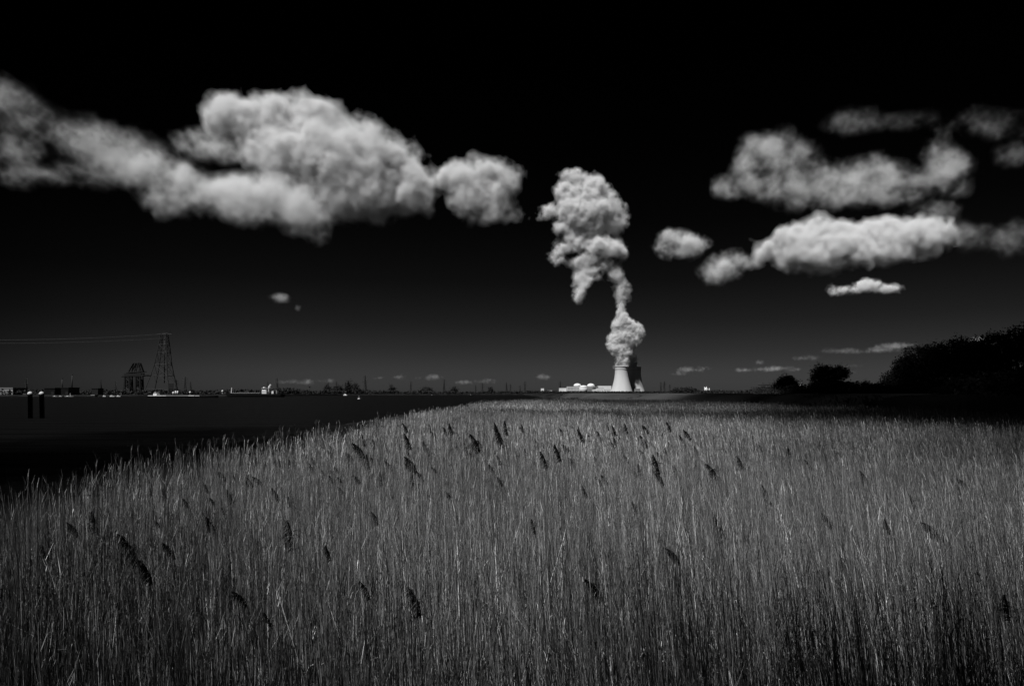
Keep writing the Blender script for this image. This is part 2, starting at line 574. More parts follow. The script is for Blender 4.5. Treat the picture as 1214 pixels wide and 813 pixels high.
def tree(name, label, loc, lobes, n, size, seed, trunk_r, group=None, trunk_h=None, cat='tree'):
    t = empty(name, loc)
    tag(t, label, cat, group)
    c = bpy.data.objects.new('crown', quads_mesh('crown', leaf_cloud(lobes, n, size, seed), LEAF)); col.objects.link(c); c.parent = t
    r = random.Random(seed)
    m = MB()
    low = min(l[0][2] - l[1][2] * .3 for l in lobes)
    th = trunk_h or max(1.0, low)
    m.path([(0, 0, -.3), (r.uniform(-.1, .1), 0, th * .5), (r.uniform(-.3, .3), 0, th)], [trunk_r * 1.3, trunk_r, trunk_r * .8], 8)
    for (c_, rr) in lobes:
        k = Vector(c_); b = Vector((0, 0, th * r.uniform(.6, 1.0)))
        mdp = b.lerp(k, .5) + Vector((r.uniform(-.4, .4), r.uniform(-.4, .4), r.uniform(.0, .8)))
        m.path([b, mdp, k], [trunk_r * .5, trunk_r * .3, trunk_r * .1], 5)
        for q in range(5):
            e = k + Vector([r.uniform(-1, 1) * rr[i] * .8 for i in range(3)])
            m.tube(mdp.lerp(k, r.random()), e, trunk_r * .16, trunk_r * .05, 4)
    m.build('trunk', BARK, t)
    return t

def lobes_px(blobs, Y, px0, z0):
    """crown lobes given in photograph pixels, relative to the foot of the tree"""
    o = []
    for (px, py, rx, ry) in blobs:
        s = Y / FPX
        o.append(((gx(px, Y) - gx(px0, Y), rng.uniform(-.3, .3) * rx * s, hz(py, Y) - z0), (rx * s, rx * s * .8, ry * s)))
    return o

def px_tree(label, px, Y, blobs, n, size, seed, tr, group=None, name='broadleaf_tree', th=None, cat='tree'):
    z0 = ground_z(gx(px, Y), Y)
    return tree(name, label, (gx(px, Y), Y, z0), lobes_px(blobs, Y, px, z0), n, size, seed, tr, group, th, cat)

WOOD = 'trees of the dark wood on the right'
px_tree('low round bushy tree on the dyke, left of the larger spreading tree', 933, 330, [(933, 455, 12, 10), (924, 459, 8, 7), (942, 458, 8, 7), (934, 451, 8, 6), (914, 464, 8, 3), (952, 464, 8, 3)], 7000, .38, 41, .3)
px_tree('dark spreading tree with a wide domed crown and a bare leaning trunk side', 984, 300,
        [(981, 446, 17, 12), (970, 452, 12, 11), (994, 443, 12, 8), (976, 440, 12, 7), (1001, 441, 5, 5), (966, 459, 7, 6), (984, 455, 10, 8)], 9000, .38, 42, .55)
px_tree('small ragged bush on the dyke, between the domed tree and the wood', 1032, 260, [(1030, 459, 8, 5), (1040, 461, 10, 5), (1025, 454, 3, 4)], 2600, .3, 43, .15, cat='bush', name='bush')
px_tree('low leftmost tree of the dark wood, sloping down to the dyke', 1062, 190, [(1064, 452, 16, 14), (1052, 462, 10, 9), (1074, 440, 14, 16)], 8000, .3, 44, .3, WOOD)
px_tree('rounded tree near the left end of the dark wood, under the pale cloud', 1092, 180, [(1092, 430, 24, 20), (1080, 448, 22, 20), (1104, 425, 18, 18), (1096, 458, 26, 14)], 12000, .3, 45, .4, WOOD)
px_tree('broad tree in the middle of the dark wood, its top nearly level', 1132, 170, [(1128, 418, 22, 16), (1145, 420, 20, 18), (1130, 445, 30, 24), (1118, 432, 18, 18)], 14000, .3, 46, .45, WOOD)
px_tree('tall tree of the dark wood with a notch of sky on its left shoulder', 1172, 160, [(1166, 420, 20, 16), (1180, 412, 22, 18), (1172, 445, 34, 26), (1158, 424, 16, 14)], 15000, .28, 47, .45, WOOD)
px_tree('tallest tree of the dark wood, cut by the right edge', 1212, 150, [(1205, 408, 20, 18), (1225, 402, 24, 20), (1210, 440, 36, 30), (1240, 430, 30, 30)], 16000, .28, 48, .5, WOOD)

# unseen trees added around the camera to throw shade over the near reeds
SHD = 'added unseen trees shading the near reeds'
tree('added_shade_tree', 'unseen leafy tree added left of the camera to shade the near reeds', (-7.2, .6, 0), [((0, .6, 7.4), (3.2, 3.4, 2.3)), ((-1.6, -1.2, 8.8), (3.0, 3.0, 2.4)), ((.9, 2.6, 7.8), (2.2, 1.6, 1.8))], 14000, .085, 91, .16, SHD, 4.5)
tree('added_shade_tree', 'unseen leafy tree added behind the camera to shade the near reeds', (-1.6, -2.2, 1.8), [((-.6, 2.6, 6.6), (3.6, 2.2, 1.8)), ((2.8, 2.4, 6.9), (3.2, 2.2, 1.8)), ((.6, .6, 8.4), (3.8, 2.2, 2.0))], 22000, .085, 93, .18, SHD, 4.0)
tree('added_shade_tree', 'unseen leafy tree added right of the camera to shade the near reeds', (6.9, 1.2, 0), [((-.4, 1.0, 9.4), (2.8, 3.2, 2.2)), ((1.8, 2.8, 10.8), (3.2, 3.0, 2.2)), ((3.2, .2, 9.2), (2.8, 3.0, 2.4))], 66000, .085, 92, .18, SHD, 5.0)

# undergrowth along the foot of the wood and the dyke
def strip_foliage(name, label, pts, n, size, hgt, dep, seed, kind='stuff', cat='undergrowth'):
    r = np.random.default_rng(seed)
    pts = np.array(pts, float)
    seg = r.random(n) * (len(pts) - 1); i = seg.astype(int); f = (seg - i)[:, None]
    P = pts[i] * (1 - f) + pts[i + 1] * f
    bump = .65 + .35 * np.sin(P[:, 0] * .9 / max(1, hgt) + 2 * np.sin(P[:, 0] * .23 / max(1, hgt)))
    P[:, 2] += r.random(n) ** 1.2 * hgt * bump
    P[:, 1] += r.standard_normal(n) * dep
    a = r.standard_normal((n, 3)); a /= np.linalg.norm(a, axis=1)[:, None]
    b = np.cross(a, r.standard_normal((n, 3))); b /= np.linalg.norm(b, axis=1)[:, None]
    s = size * (0.5 + r.random(n))[:, None]
    V = np.stack([P - a * s, P + b * s * .5, P + a * s, P - b * s * .5], 1).reshape(-1, 3)
    o = bpy.data.objects.new(name, quads_mesh(name, V, LEAF)); col.objects.link(o)
    tag(o, label, cat, kind=kind)
    return o
gp = [(x_, y_, ground_z(x_, y_) - .1) for (x_, y_) in [(46, 60), (52, 80), (58, 105), (62, 130), (70, 160), (80, 200), (90, 250)]]
strip_foliage('undergrowth', 'dark scrub along the foot of the wood on the right', gp, 26000, .22, 2.6, 4.0, 61)
gp = [(x_, y_, ground_z(x_, y_) - .05) for (x_, y_) in [(33.5, 22), (34.5, 45), (35, 70), (36, 110), (37, 160)]]
strip_foliage('grass', 'dark rough grass at the foot of the dyke beyond the reeds', gp, 22000, .16, 1.0, 1.6, 62, cat='grass')
# pale rank grass on the slope of the dyke, in drifts
gp = [(x_, y_, ground_z(x_, y_) - .05) for (x_, y_) in [(-8, 165), (8, 190), (26, 175), (10, 240), (-12, 260), (20, 300), (34, 360), (-20, 420), (30, 520)]]
strip_foliage('marsh_plants', 'low dark marsh plants beyond the far edge of the reeds', gp, 16000, .35, 1.0, 12.0, 64, cat='marsh plants')
PGRASS = grey('pale_grass', .05, .5, .05, .9, .1, stretch=(1, .3, 1))
r_ = np.random.default_rng(63)
n_ = 150000
Yg = 75 * (7.0 ** r_.random(n_)); Xg = 32.5 + 14 * r_.random(n_)
keep = (np.sin(Yg * .045 + 1.2 * np.sin(Xg * .5)) + .35 * r_.standard_normal(n_)) > -.35
Yg, Xg = Yg[keep], Xg[keep]
Zg = np.array([ground_z(a, b) for a, b in zip(Xg, Yg)])
hh = (.18 + .35 * r_.random(len(Yg))) * np.where(Xg > 42, .3, 1.0); ww = .05 * (1 + Yg / 60)
dx = r_.standard_normal(len(Yg)) * .15
P0 = np.stack([Xg - ww, Yg, Zg - .05], 1); P1 = np.stack([Xg + ww, Yg, Zg - .05], 1)
P2_ = np.stack([Xg + dx + ww * .4, Yg + .3, Zg + hh], 1); P3_ = np.stack([Xg + dx - ww * .4, Yg + .3, Zg + hh], 1)
me_ = quads_mesh('grass', np.stack([P0, P1, P2_, P3_], 1).reshape(-1, 3), PGRASS)
o_ = bpy.data.objects.new('grass', me_); col.objects.link(o_)
tag(o_, 'pale grass in drifts on the slope of the dyke', 'grass', kind='stuff')

# far treelines: one dark mass each
def treeline(label, line, tops, n, size, seed, dep=14):
    """line: (px, Y); tops: (px, height in m)"""
    r = np.random.default_rng(seed)
    px = r.uniform(line[0][0], line[-1][0], n)
    Y = np.interp(px, [l[0] for l in line], [l[1] for l in line]) + r.standard_normal(n) * dep
    h = np.interp(px, [t_[0] for t_ in tops], [t_[1] for t_ in tops])
    h = h * (.86 + .14 * np.sin(px * 1.9 + 2 * np.sin(px * .37)) + .08 * np.sin(px * 4.3))
    z0 = np.array([ground_z((a - 607) / FPX * b, b) for a, b in zip(px, Y)])
    P = np.stack([(px - 607) / FPX * Y, Y, z0 + r.random(n) ** .9 * h], 1)
    a = r.standard_normal((n, 3)); a /= np.linalg.norm(a, axis=1)[:, None]
    b = np.cross(a, r.standard_normal((n, 3))); b /= np.linalg.norm(b, axis=1)[:, None]
    s = size * (0.5 + r.random(n))[:, None]
    V = np.stack([P - a * s, P + b * s * .6, P + a * s, P - b * s * .6], 1).reshape(-1, 3)
    o = bpy.data.objects.new('treeline', quads_mesh('treeline', V, LEAF)); col.objects.link(o)
    tag(o, label, 'trees', kind='stuff')
treeline('dark low treeline along the far left shore, behind the crane', [(-60, 980), (300, 1230), (330, 1300)], [(-60, 8), (60, 7), (90, 6), (120, 7), (250, 7), (290, 9), (330, 9)], 26000, 1.6, 71)
treeline('dark treeline along the far shore right of the cargo ship', [(320, 1400), (420, 1700), (560, 2050), (660, 2300)],
         [(320, 10), (345, 13), (350, 12), (370, 6), (385, 9), (425, 12), (445, 8), (470, 10), (476, 5), (497, 10), (513, 10), (518, 6), (540, 9), (545, 6), (590, 8), (630, 8), (660, 8)], 30000, 2.2, 72)
treeline('dark scrub line at the foot of the power station', [(655, 3600), (740, 3600), (800, 3400)], [(655, 9), (700, 9), (760, 9), (800, 7)], 9000, 4.0, 73)
treeline('dark wooded rise right of the cooling towers', [(792, 1500), (812, 1500), (832, 1480)], [(792, 1), (797, 8), (800, 13), (822, 13), (826, 9), (832, 4)], 7000, 1.6, 74)
treeline('low scrub on the horizon between the wooded rise and the dyke trees', [(826, 1400), (880, 1000), (925, 700)], [(826, 5), (850, 6), (870, 4), (900, 5), (925, 5)], 8000, 1.2, 75)
far_trees = [(388, 460, 2.2, 5, 1700, 'slim dark tree standing just above the far treeline, left of two wider ones'),
             (400, 461, 7, 4, 1700, 'wide flat topped dark tree on the far shore'),
             (413, 458.5, 1.4, 7, 1650, 'narrow upright poplar on the far shore, beside a broad round tree'),
             (420, 460, 5, 6, 1700, 'broad round tree just right of the narrow poplar on the far shore'),
             (465, 461.5, 4, 4, 1900, 'lone dark tree on the far shore right of the tall lattice pylon'),
             (506, 462, 7, 4, 2000, 'wide dark clump of trees above the middle of the far shore'),
             (538, 462.5, 4, 3, 2000, 'low dark clump of trees on the far shore before the thin pylons'),
             (582, 462.2, 2, 2.5, 2100, 'small round tree on the far shore near the river bend')]
for k, (px, py, rx, ry, Y, lb) in enumerate(far_trees):
    px_tree(lb, px, Y, [(px, py, rx, ry), (px + rx * .4, py + 2, rx * .7, ry * .7), (px - rx * .4, py + 2, rx * .7, ry * .6)], 1400, 1.5, 80 + k, .8, 'lone trees on the far shore')
# ------------------------------------------------------------------ the power station
CONC = grey('weathered_concrete', .56, .06, .03, .9, .1, stretch=(1, 1, .15))
WHITEP = grey('white_cladding', .78, .05, .05, .6, .3)
PALE = grey('pale_concrete', .55, .06, .08, .8, .2)
DULL = grey('dull_cladding', .25, .1, .1, .7, .2)
DARKM = grey('dark_steel', .010, .2, 1.0, .6, .3)
STEEL = grey('galvanised_steel', .014, .2, 1.0, .6, .3)

def cooling_tower(px, Y, label):
    z0 = ground_z(gx(px, Y), Y)
    t = empty('cooling_tower', (gx(px, Y), Y, z0))
    tag(t, label, 'cooling tower', 'cooling towers of the power station')
    H = 170.0
    prof_o = []
    for k in range(33):
        z = 8 + (H - 8) * k / 32
        zt = 140.0
        r = 42.0 * math.sqrt(1 + ((z - zt) / (101.0 if z < zt else 120.0)) ** 2) 
        prof_o.append((r, z))
    prof = prof_o + [(q[0] - 1.4, q[1]) for q in reversed(prof_o)]
    m = MB(); m.lathe(prof, n=96, cap=False)
    n_ = 96; L_ = len(prof) - 1
    m.f += [(L_ * n_ + k, L_ * n_ + (k + 1) % n_, (k + 1) % n_, k) for k in range(n_)]; m.sm += [True] * n_
    m.build('shell', CONC, t)
    rt = prof_o[-1][0]
    m = MB(); m.lathe([(rt + .3, H - 5), (rt + 2.2, H - 4.4), (rt + 2.2, H - 2.6), (rt + .3, H - 2)], n=96, cap=False)
    m.build('rim_gallery', DULL, t)
    m = MB(); rk = prof_o[-4][0] if False else 42.0 * math.sqrt(1 + (10 / 120.0) ** 2)
    m.lathe([(rk + .4, 149), (rk + 1.6, 149.5), (rk + 1.6, 151), (rk + .4, 151.5)], n=96, cap=False)
    m.build('walkway', DULL, t)
    m = MB()
    rb = prof_o[0][0]
    for k in range(60):
        a = 2 * math.pi * k / 60; b1 = a + math.pi / 60; b2 = a - math.pi / 60
        top = (rb * .995 * math.cos(a), rb * .995 * math.sin(a), 8.2)
        for b in (b1, b2): m.tube(((rb + 3) * math.cos(b), (rb + 3) * math.sin(b), -.5), top, .55, n=5)
    m.build('support_columns', PALE, t)['kind'] = 'stuff'
    m = MB(); m.lathe([(rb + 6, -.5), (rb + 6, 1.6), (rb + 5, 1.6), (rb + 5, -.5)], n=64)
    m.build('basin', PALE, t)
    return t
cooling_tower(737.0, 4300, 'sunlit pale concrete cooling tower, in front of the darker one')
cooling_tower(752.0, 4425, 'cooling tower half hidden behind the sunlit one, mostly in shadow')

PW = 4150.0
def pw(px): return gx(px, PW)
def place(name, px, Y, label, cat, group=None):
    t = empty(name, (gx(px, Y), Y, ground_z(gx(px, Y), Y) - .2)); tag(t, label, cat, group); return t
def zrel(py, Y): return hz(py, Y) - 1.0 + .2
def windows(t, m_name, xs_, zs_, y, w_, h_, mat=None):
    for x in xs_:
        for z in zs_:
            m = MB(); m.box((x, y, z), (w_, .4, h_)); m.build('window', mat or DARKM, t)

def box_building(name, px0, px1, py, Y, depth, label, mat, roofm=None, win=None, cat='building', group=None, door=True):
    cx = (px0 + px1) / 2
    t = place(name, cx, Y + depth / 2, label, cat, group)
    w_ = (px1 - px0) / FPX * Y; h = zrel(py, Y)
    m = MB(); m.box((0, 0, h / 2), (w_, depth, h)); m.build('wall', mat, t)
    m = MB(); m.box((0, 0, h + .5), (w_ + 1.2, depth + 1.2, 1.0)); m.build('roof', roofm or DULL, t)
    if win:
        nn, zz = win
        windows(t, 'window_band', [(-.5 + (k + .5) / nn) * w_ * .9 for k in range(nn)], [h * q for q in zz], -depth / 2 - .1, w_ * .9 / nn * .6, h * .07)
    if door:
        m = MB(); m.box((w_ * .3, -depth / 2 - .15, 2.5), (4, .5, 5)); m.build('door', DARKM, t)
    return t

RX = 'reactor buildings of the power station'
def reactor(px, rpx, pytop, pywall, Y, label, wall=PALE):
    t = place('reactor_building', px, Y, label, 'reactor building', RX)
    r_ = rpx / FPX * Y; hw = zrel(pywall, Y); ht = zrel(pytop, Y)
    m = MB(); m.lathe([(r_, 0), (r_, hw)], n=48); m.build('wall', wall, t)
    pr = [(r_ * 1.02 * math.cos(a), hw + (ht - hw) * math.sin(a)) for a in [R(q) for q in range(0, 90, 9)]] + [(.01, ht)]
    m = MB(); m.lathe([(r_ * 1.02, hw - 1.5)] + pr, n=48); m.build('dome', WHITEP, t)
    return t
reactor(684.5, 4.4, 454.8, 457.6, PW + 40, 'left of two high white reactor domes, above a pale windowed block')
reactor(700.5, 4.4, 454.9, 457.8, PW + 40, 'right of two high white reactor domes, above a greyer block')
reactor(691.6, 4.7, 457.2, 459.0, PW - 60, 'low wide drum shaped reactor building standing between the two high domes')
box_building('auxiliary_building', 672.0, 686.8, 458.4, PW - 30, 55, 'pale block with faint window rows under the left reactor dome', PALE, win=(8, (.35, .6, .82)))
box_building('auxiliary_building', 696.4, 708.5, 458.8, PW - 20, 55, 'greyer block with a dark rounded recess under the right reactor dome', DULL, win=(6, (.3, .55)))
t = place('ventilation_hall', 705.3, PW - 40, 'dark round roofed hall in front of the greyer power station block', 'building')
m = MB(); rr_ = 3.2 / FPX * PW; hh = zrel(461.6, PW)
m.box((0, 0, hh / 2), (rr_ * 2, 26, hh)); m.build('wall', PALE, t)
m = MB(); nseg = 12
vv = [(rr_ * math.cos(math.pi * k / nseg), yy_, hh + 9 * math.sin(math.pi * k / nseg)) for yy_ in (-13.4, 13.4) for k in range(nseg + 1)]
m.add(vv, [(k, k + 1, nseg + 2 + k, nseg + 1 + k) for k in range(nseg)] + [tuple(range(nseg + 1)), tuple(range(2 * nseg + 1, nseg, -1))]); m.build('roof', DARKM, t)
box_building('turbine_hall', 708.8, 724.0, 457.6, PW + 20, 60, 'long white turbine hall ending at the foot of the sunlit cooling tower', WHITEP, win=(12, (.45,)))
box_building('pump_house', 706.5, 715.5, 460.6, PW - 70, 22, 'low bright white annex in front of the turbine hall', WHITEP, win=(5, (.6,)))
box_building('gatehouse', 717.4, 723.0, 462.4, PW - 160, 18, 'tiny bright white block with a dark opening near the cooling tower foot', WHITEP, win=(1, (.6,)))
box_building('storage_shed', 662.8, 671.4, 460.2, PW, 30, 'low white shed standing apart at the left of the power station', WHITEP, win=(6, (.3,)))
box_building('storage_shed', 641.2, 644.8, 460.6, 3900, 24, 'small bright upright block far left of the power station, above the marsh', WHITEP, win=(2, (.5,)))
box_building('storage_shed', 649.5, 654.5, 463.0, 3900, 20, 'tiny low pale shed between the small upright block and the power station', PALE)
box_building('office_building', 752.5, 758.5, 461.2, PW + 30, 30, 'small pale block at the foot of the rear cooling tower', DULL, win=(4, (.4, .7)))

# ------------------------------------------------------------------ lattice pylons, masts
def lattice(m, base, top, h0, h1, panels, r):
    """four tapering legs with crossed bracing; base/top half widths"""
    def leg(k, u):
        hw = base + (top - base) * u
        sx_, sy_ = ((-1, -1), (1, -1), (1, 1), (-1, 1))[k]
        return Vector((sx_ * hw, sy_ * hw, h0 + (h1 - h0) * u))
    us = [1 - (1 - q / panels) ** 1.0 for q in range(panels + 1)]
    for a, b in zip(us[:-1], us[1:]):
        for k in range(4):
            m.tube(leg(k, a), leg(k, b), r, n=4)
            k2 = (k + 1) % 4
            m.tube(leg(k, a), leg(k2, b), r * .6, n=4); m.tube(leg(k2, a), leg(k, b), r * .6, n=4)
            m.tube(leg(k, b), leg(k2, b), r * .6, n=4)

def pylon_proto():
    t = empty('lattice_pylon', (0, 0, 0))
    m = MB(); lattice(m, 5.0, 1.2, 0, 46, 7, .6); lattice(m, 1.2, .5, 46, 62, 3, .6); m.build('tower_body', STEEL, t)
    for z, hw in ((40, 12), (48, 10), (56, 8)):
        m = MB()
        for s in (-1, 1):
            m.tube((0, -1, z), (s * hw, 0, z + .3), .6, n=4); m.tube((0, 1, z), (s * hw, 0, z + .3), .42, n=4); m.tube((0, 0, z + 3), (s * hw, 0, z + .3), .36, n=4)
            m.tube((s * hw, 0, z + .3), (s * hw, 0, z - 3.5), .35, n=4)
        m.build('crossarm', STEEL, t)
    return t
PY = [(31, 447.5, 3300, 'thin pylon left of the crane, above the two mooring posts'),
      (119.5, 450.0, 3000, 'pylon just left of the crane, with wide arms'),
      (137, 452, 3300, 'small pylon right beside the left foot of the crane'),
      (209, 450, 3300, 'pylon just right of the giant crossing pylon and the dark board'),
      (219.5, 446.5, 2900, 'taller pylon standing between two small ones right of the giant pylon'),
      (226, 452, 3400, 'short pylon, third to the right of the giant crossing pylon'),
      (328.6, 448.0, 2700, 'pylon behind the stern of the dark cargo ship'),
      (317.5, 452.5, 3300, 'small pylon rising above the white wheelhouse of the cargo ship'),
      (399, 452, 3500, 'pylon behind the flat topped tree on the far shore'),
      (409.5, 453, 3600, 'pylon rising beside the narrow poplar on the far shore'),
      (433, 444.8, 2700, 'tallest pylon on the far shore, standing alone right of the poplar group'),
      (487, 451.5, 3000, 'pylon with its foot in low scrub, next right of the tallest far one'),
      (526.5, 449.5, 3100, 'thin pylon between two dark tree clumps in mid shore'),
      (564, 456, 4400, 'left and lower of two close pylons near the river bend'),
      (572, 453.8, 4000, 'right and taller of two close pylons near the river bend'),
      (600.5, 453, 4200, 'first of a close trio of pylons above the reed tip'),
      (605, 455, 4700, 'second of a close trio of pylons above the reed tip'),
      (616.5, 456.5, 5000, 'short pylon between the close trio and the tall one before the power station'),
      (622.3, 451.8, 3700, 'tall pylon left of the small bright upright block'),
      (664.2, 451.5, 4300, 'pylon above the low white shed of the power station'),
      (783.5, 452.5, 3900, 'left of three pylons between the cooling towers and the wooded rise'),
      (787.6, 451.8, 3700, 'middle of three pylons between the cooling towers and the wooded rise'),
      (794, 455.5, 4400, 'right and shortest of three pylons between the cooling towers and the wooded rise')]
proto = pylon_proto()
for k, (px, py, Y, lb) in enumerate(PY):
    o = proto if k == 0 else copy_tree(proto)
    z0 = ground_z(gx(px, Y), Y) - .5
    o.location = (gx(px, Y), Y, z0)
    s = (hz(py, Y) - z0) / 62.0
    o.scale = (s, s, s); o.rotation_euler.z = rng.uniform(-.7, .7)
    tag(o, lb, 'pylon', 'pylons along the horizon')

# the giant river crossing pylon
Y = 2070.0
t = place('crossing_pylon', 192, Y, 'giant lattice pylon with widely splayed legs beside the crane on the left shore', 'pylon')
u = Y / FPX
def P2(px, py, d=0): return Vector(((px - 192) * u, d, hz(py, Y) - t.location.z))
m = MB()
lv = [(464.5, 176.2, 206.2), (461, 178.0, 205.2), (445.5, 182.6, 202.6), (432, 186.0, 200.8), (418, 188.6, 200.0), (408.5, 190.0, 199.2), (396, 191.8, 198.0)]
def corner(k, i):
    py, l, r_ = lv[i]; hw = (r_ - l) / 2 * u * .8
    x = (l if k in (0, 3) else r_); d = -hw if k in (0, 1) else hw
    return P2(x, py, d)
for i in range(len(lv) - 1):
    for k in range(4):
        k2 = (k + 1) % 4
        m.tube(corner(k, i), corner(k, i + 1), 1.25, n=5)
        mid_ = (corner(k, i + 1) + corner(k2, i + 1)) / 2
        if i < 2:
            q = (corner(k, i) + corner(k, i + 1)) / 2
            m.tube(q, mid_, .35, n=4); m.tube((corner(k2, i) + corner(k2, i + 1)) / 2, mid_, .35, n=4)
        else:
            m.tube(corner(k, i), corner(k2, i + 1), .55, n=4); m.tube(corner(k2, i), corner(k, i + 1), .55, n=4)
        if i < len(lv) - 1: m.tube(corner(k, i + 1), corner(k2, i + 1), .7, n=4)
m.build('tower_body', STEEL, t)
m = MB(); m.tube(P2(194.9, 454), P2(194.9, 397), 1.3, n=8); m.build('lift_shaft', STEEL, t)
for (py, hw) in ((396.6, 8.5), (401.5, 5.5)):
    m = MB()
    for s in (-1, 1):
        for dd in (-2, 2): m.tube(P2(194.9, py, dd), P2(194.9 + s * hw, py - .3), .8, n=4)
        m.tube(P2(194.9, py - 2.2), P2(194.9 + s * hw, py - .3), .55, n=4)
    m.build('crossarm', STEEL, t)
m = MB(); m.tube(P2(200, 397), P2(202.2, 391), .45, n=4); m.tube(P2(192, 396), P2(190.5, 392.5), .4, n=4); m.build('earth_peak', STEEL, t)
# its cables, sagging away to the left over the river
def cable(pts, label, r_=.45):
    m = MB(); m.path([at(*q) for q in pts], [r_] * len(pts), 4)
    tag(m.build('power_cable', STEEL), label, 'cable', 'cables of the crossing pylon')
def sag(p, q, drop, n=14):
    return [(p[0] + (q[0] - p[0]) * k / n, p[1] + (q[1] - p[1]) * k / n + 4 * drop * (k / n) * (1 - k / n), p[2] + (q[2] - p[2]) * k / n) for k in range(n + 1)]
cable(sag((186.4, 396.5, 2070), (-260, 392, 1900), 8.6), 'upper cable sagging leftward from the arm of the giant pylon')
cable(sag((189.5, 401.2, 2070), (-260, 396, 1900), 8.2), 'lower cable sagging leftward from the short arm of the giant pylon', .36)

# ------------------------------------------------------------------ port crane
Y = 1130.0
t = place('port_crane', 160, Y, 'dark gantry crane on four braced legs beside the giant pylon', 'crane')
u = Y / FPX
z0 = t.location.z
def P3(px, py, d=0): return Vector(((px - 160) * u, d, hz(py, Y) - z0))
m = MB()
for d in (-9, 9):
    for px in (149.2, 155.2, 162.4, 167.9): pass
legs = []
for (a, b) in (((149.0, 466), (150.2, 446)), ((155.4, 466), (154.8, 446)), ((162.4, 466), (162.6, 446)), ((168.0, 466), (167.4, 446))):
    for d in (-4, 4):
        lg = MB(); lg.tube(P3(*a, d), P3(*b, d), 1.9, 1.7, 6); lg.tube(P3(a[0], a[1], d), P3(a[0], a[1], d) + Vector((0, 0, 1.4)), 1.7, n=6)
        lg.build('leg', DARKM, t)
m = MB()
for d in (-4, 4):
    for (l, r_) in ((149.4, 155.2), (162.4, 167.8)):
        for k, (p0, p1) in enumerate(((463, 458.5), (458.5, 453), (453, 447))):
            if k % 2: m.tube(P3(l, p0, d), P3(r_, p1, d), .7, n=4)
            else: m.tube(P3(r_, p0, d), P3(l, p1, d), .7, n=4)
        m.tube(P3(l, 461, d), P3(r_, 461, d), .6, n=4)
for px in (149.4, 155, 162.5, 167.7):
    m.tube(P3(px, 450, -4), P3(px, 450, 4), .6, n=4); m.tube(P3(px, 460, -4), P3(px, 460, 4), .6, n=4)
m.build('bracing', DARKM, t)
m = MB()
for d in (-5, 5):
    m.box(P3(159.5, 444.4, d), (20 * u, 1.6, 3.6 * u)); m.tube(P3(146.2, 446.6, d), P3(177.6, 444.6, d), 1.0, n=5); m.tube(P3(152, 441.8, d), P3(171.5, 440.4, d), .9, n=5)
    for k in range(8): m.tube(P3(151 + k * 2.4, 444.5, d), P3(152.2 + k * 2.4, 441.6, d), .35, n=4)
for px in (147, 152, 158, 164, 170, 176.5): m.tube(P3(px, 445.6, -5), P3(px, 445.6, 5), .5, n=4)
m.build('boom', DARKM, t)
m = MB()
for d in (-4, 4):
    m.tube(P3(153.8, 441, d), P3(159.4, 430.4, d), 1.5, n=5); m.tube(P3(168.6, 440.5, d), P3(165, 430.4, d), 1.5, n=5)
    m.tube(P3(157.6, 441, d), P3(160.2, 431, d), .7, n=4); m.tube(P3(163, 441, d), P3(164.8, 431, d), .7, n=4)
    m.tube(P3(158, 440, d), P3(164, 432, d), .4, n=4); m.tube(P3(158.8, 430.6, d), P3(165.6, 430.4, d), .8, n=5); m.tube(P3(155.5, 438, d), P3(160, 434, d), .4, n=4)
for px in (159.4, 165): m.tube(P3(px, 430.5, -4), P3(px, 430.5, 4), .6, n=4)
m.build('a_frame', DARKM, t)
m = MB(); m.box(P3(157.5, 443.6, 0), (6.5 * u, 8, 2.9 * u)); m.build('machinery_house', DARKM, t)
m = MB(); m.box(P3(170.5, 446.4, -5), (1.7 * u, 2.4, 1.6 * u)); m.build('cab', DARKM, t)

# dark square daymark board on a post
Y = 1090.0
t = place('daymark', 202.6, Y, 'dark square board on a post in front of the giant pylon foot', 'river marker')
u = Y / FPX
m = MB(); m.box((0, 0, hz(457.2, Y) - t.location.z), (6.0 * u, .8, 5.6 * u)); m.build('board', DARKM, t)
m = MB()
for s in (-1, 1): m.tube((s * 1.6 * u, .9, 0), (s * 1.2 * u, .9, hz(455.5, Y) - t.location.z), .28, n=6)
m.tube((-1.6 * u, .9, 3), (1.3 * u, .9, 9), .15, n=4)
m.build('post', DARKM, t)

# distant gantry cranes and antenna mast on the right, behind the dyke
def small_crane(px, py, Y, lb):
    t = place('gantry_crane', px, Y, lb, 'crane', 'gantry cranes on the right horizon'); h = hz(py, Y) - t.location.z
    m = MB()
    for x in (-h * .14, h * .14):
        for y in (-6, 6): m.tube((x, y, 0), (x, y, h * .78), .9, n=4)
        m.tube((x, -6, h * .4), (x, 6, h * .4), .7, n=4); m.tube((x, -6, 0), (x, 6, h * .4), .5, n=4)
    m.build('frame', STEEL, t)
    m = MB(); m.box((h * .05, 0, h * .78), (h * 1.1, 5, 2.6)); m.tube((0, 0, h * .78), (-h * .08, 0, h), .8, n=4); m.tube((-h * .08, 0, h), (h * .5, 0, h * .8), .5, n=4); m.tube((-h * .08, 0, h), (-h * .4, 0, h * .8), .5, n=4)
    m.build('boom', STEEL, t)
small_crane(905, 453.6, 3000, 'faint gantry crane on the horizon left of the low round dyke tree')
small_crane(912.5, 453.2, 3100, 'faint gantry crane touching the left side of the low round dyke tree')
t = place('antenna_mast', 927, 900, 'thin dark mast with a small cross arm above the low round dyke tree', 'mast')
h = hz(439, 900) - t.location.z
m = MB(); m.tube((0, 0, 0), (0, 0, h), .35, .18, 6); m.build('pole', DARKM, t)
m = MB(); m.tube((-1.4, 0, h - 1.2), (1.6, 0, h - .6), .2, n=4); m.tube((-.9, 0, h - 2.6), (.9, 0, h - 2.6), .16, n=4); m.build('antenna', DARKM, t)

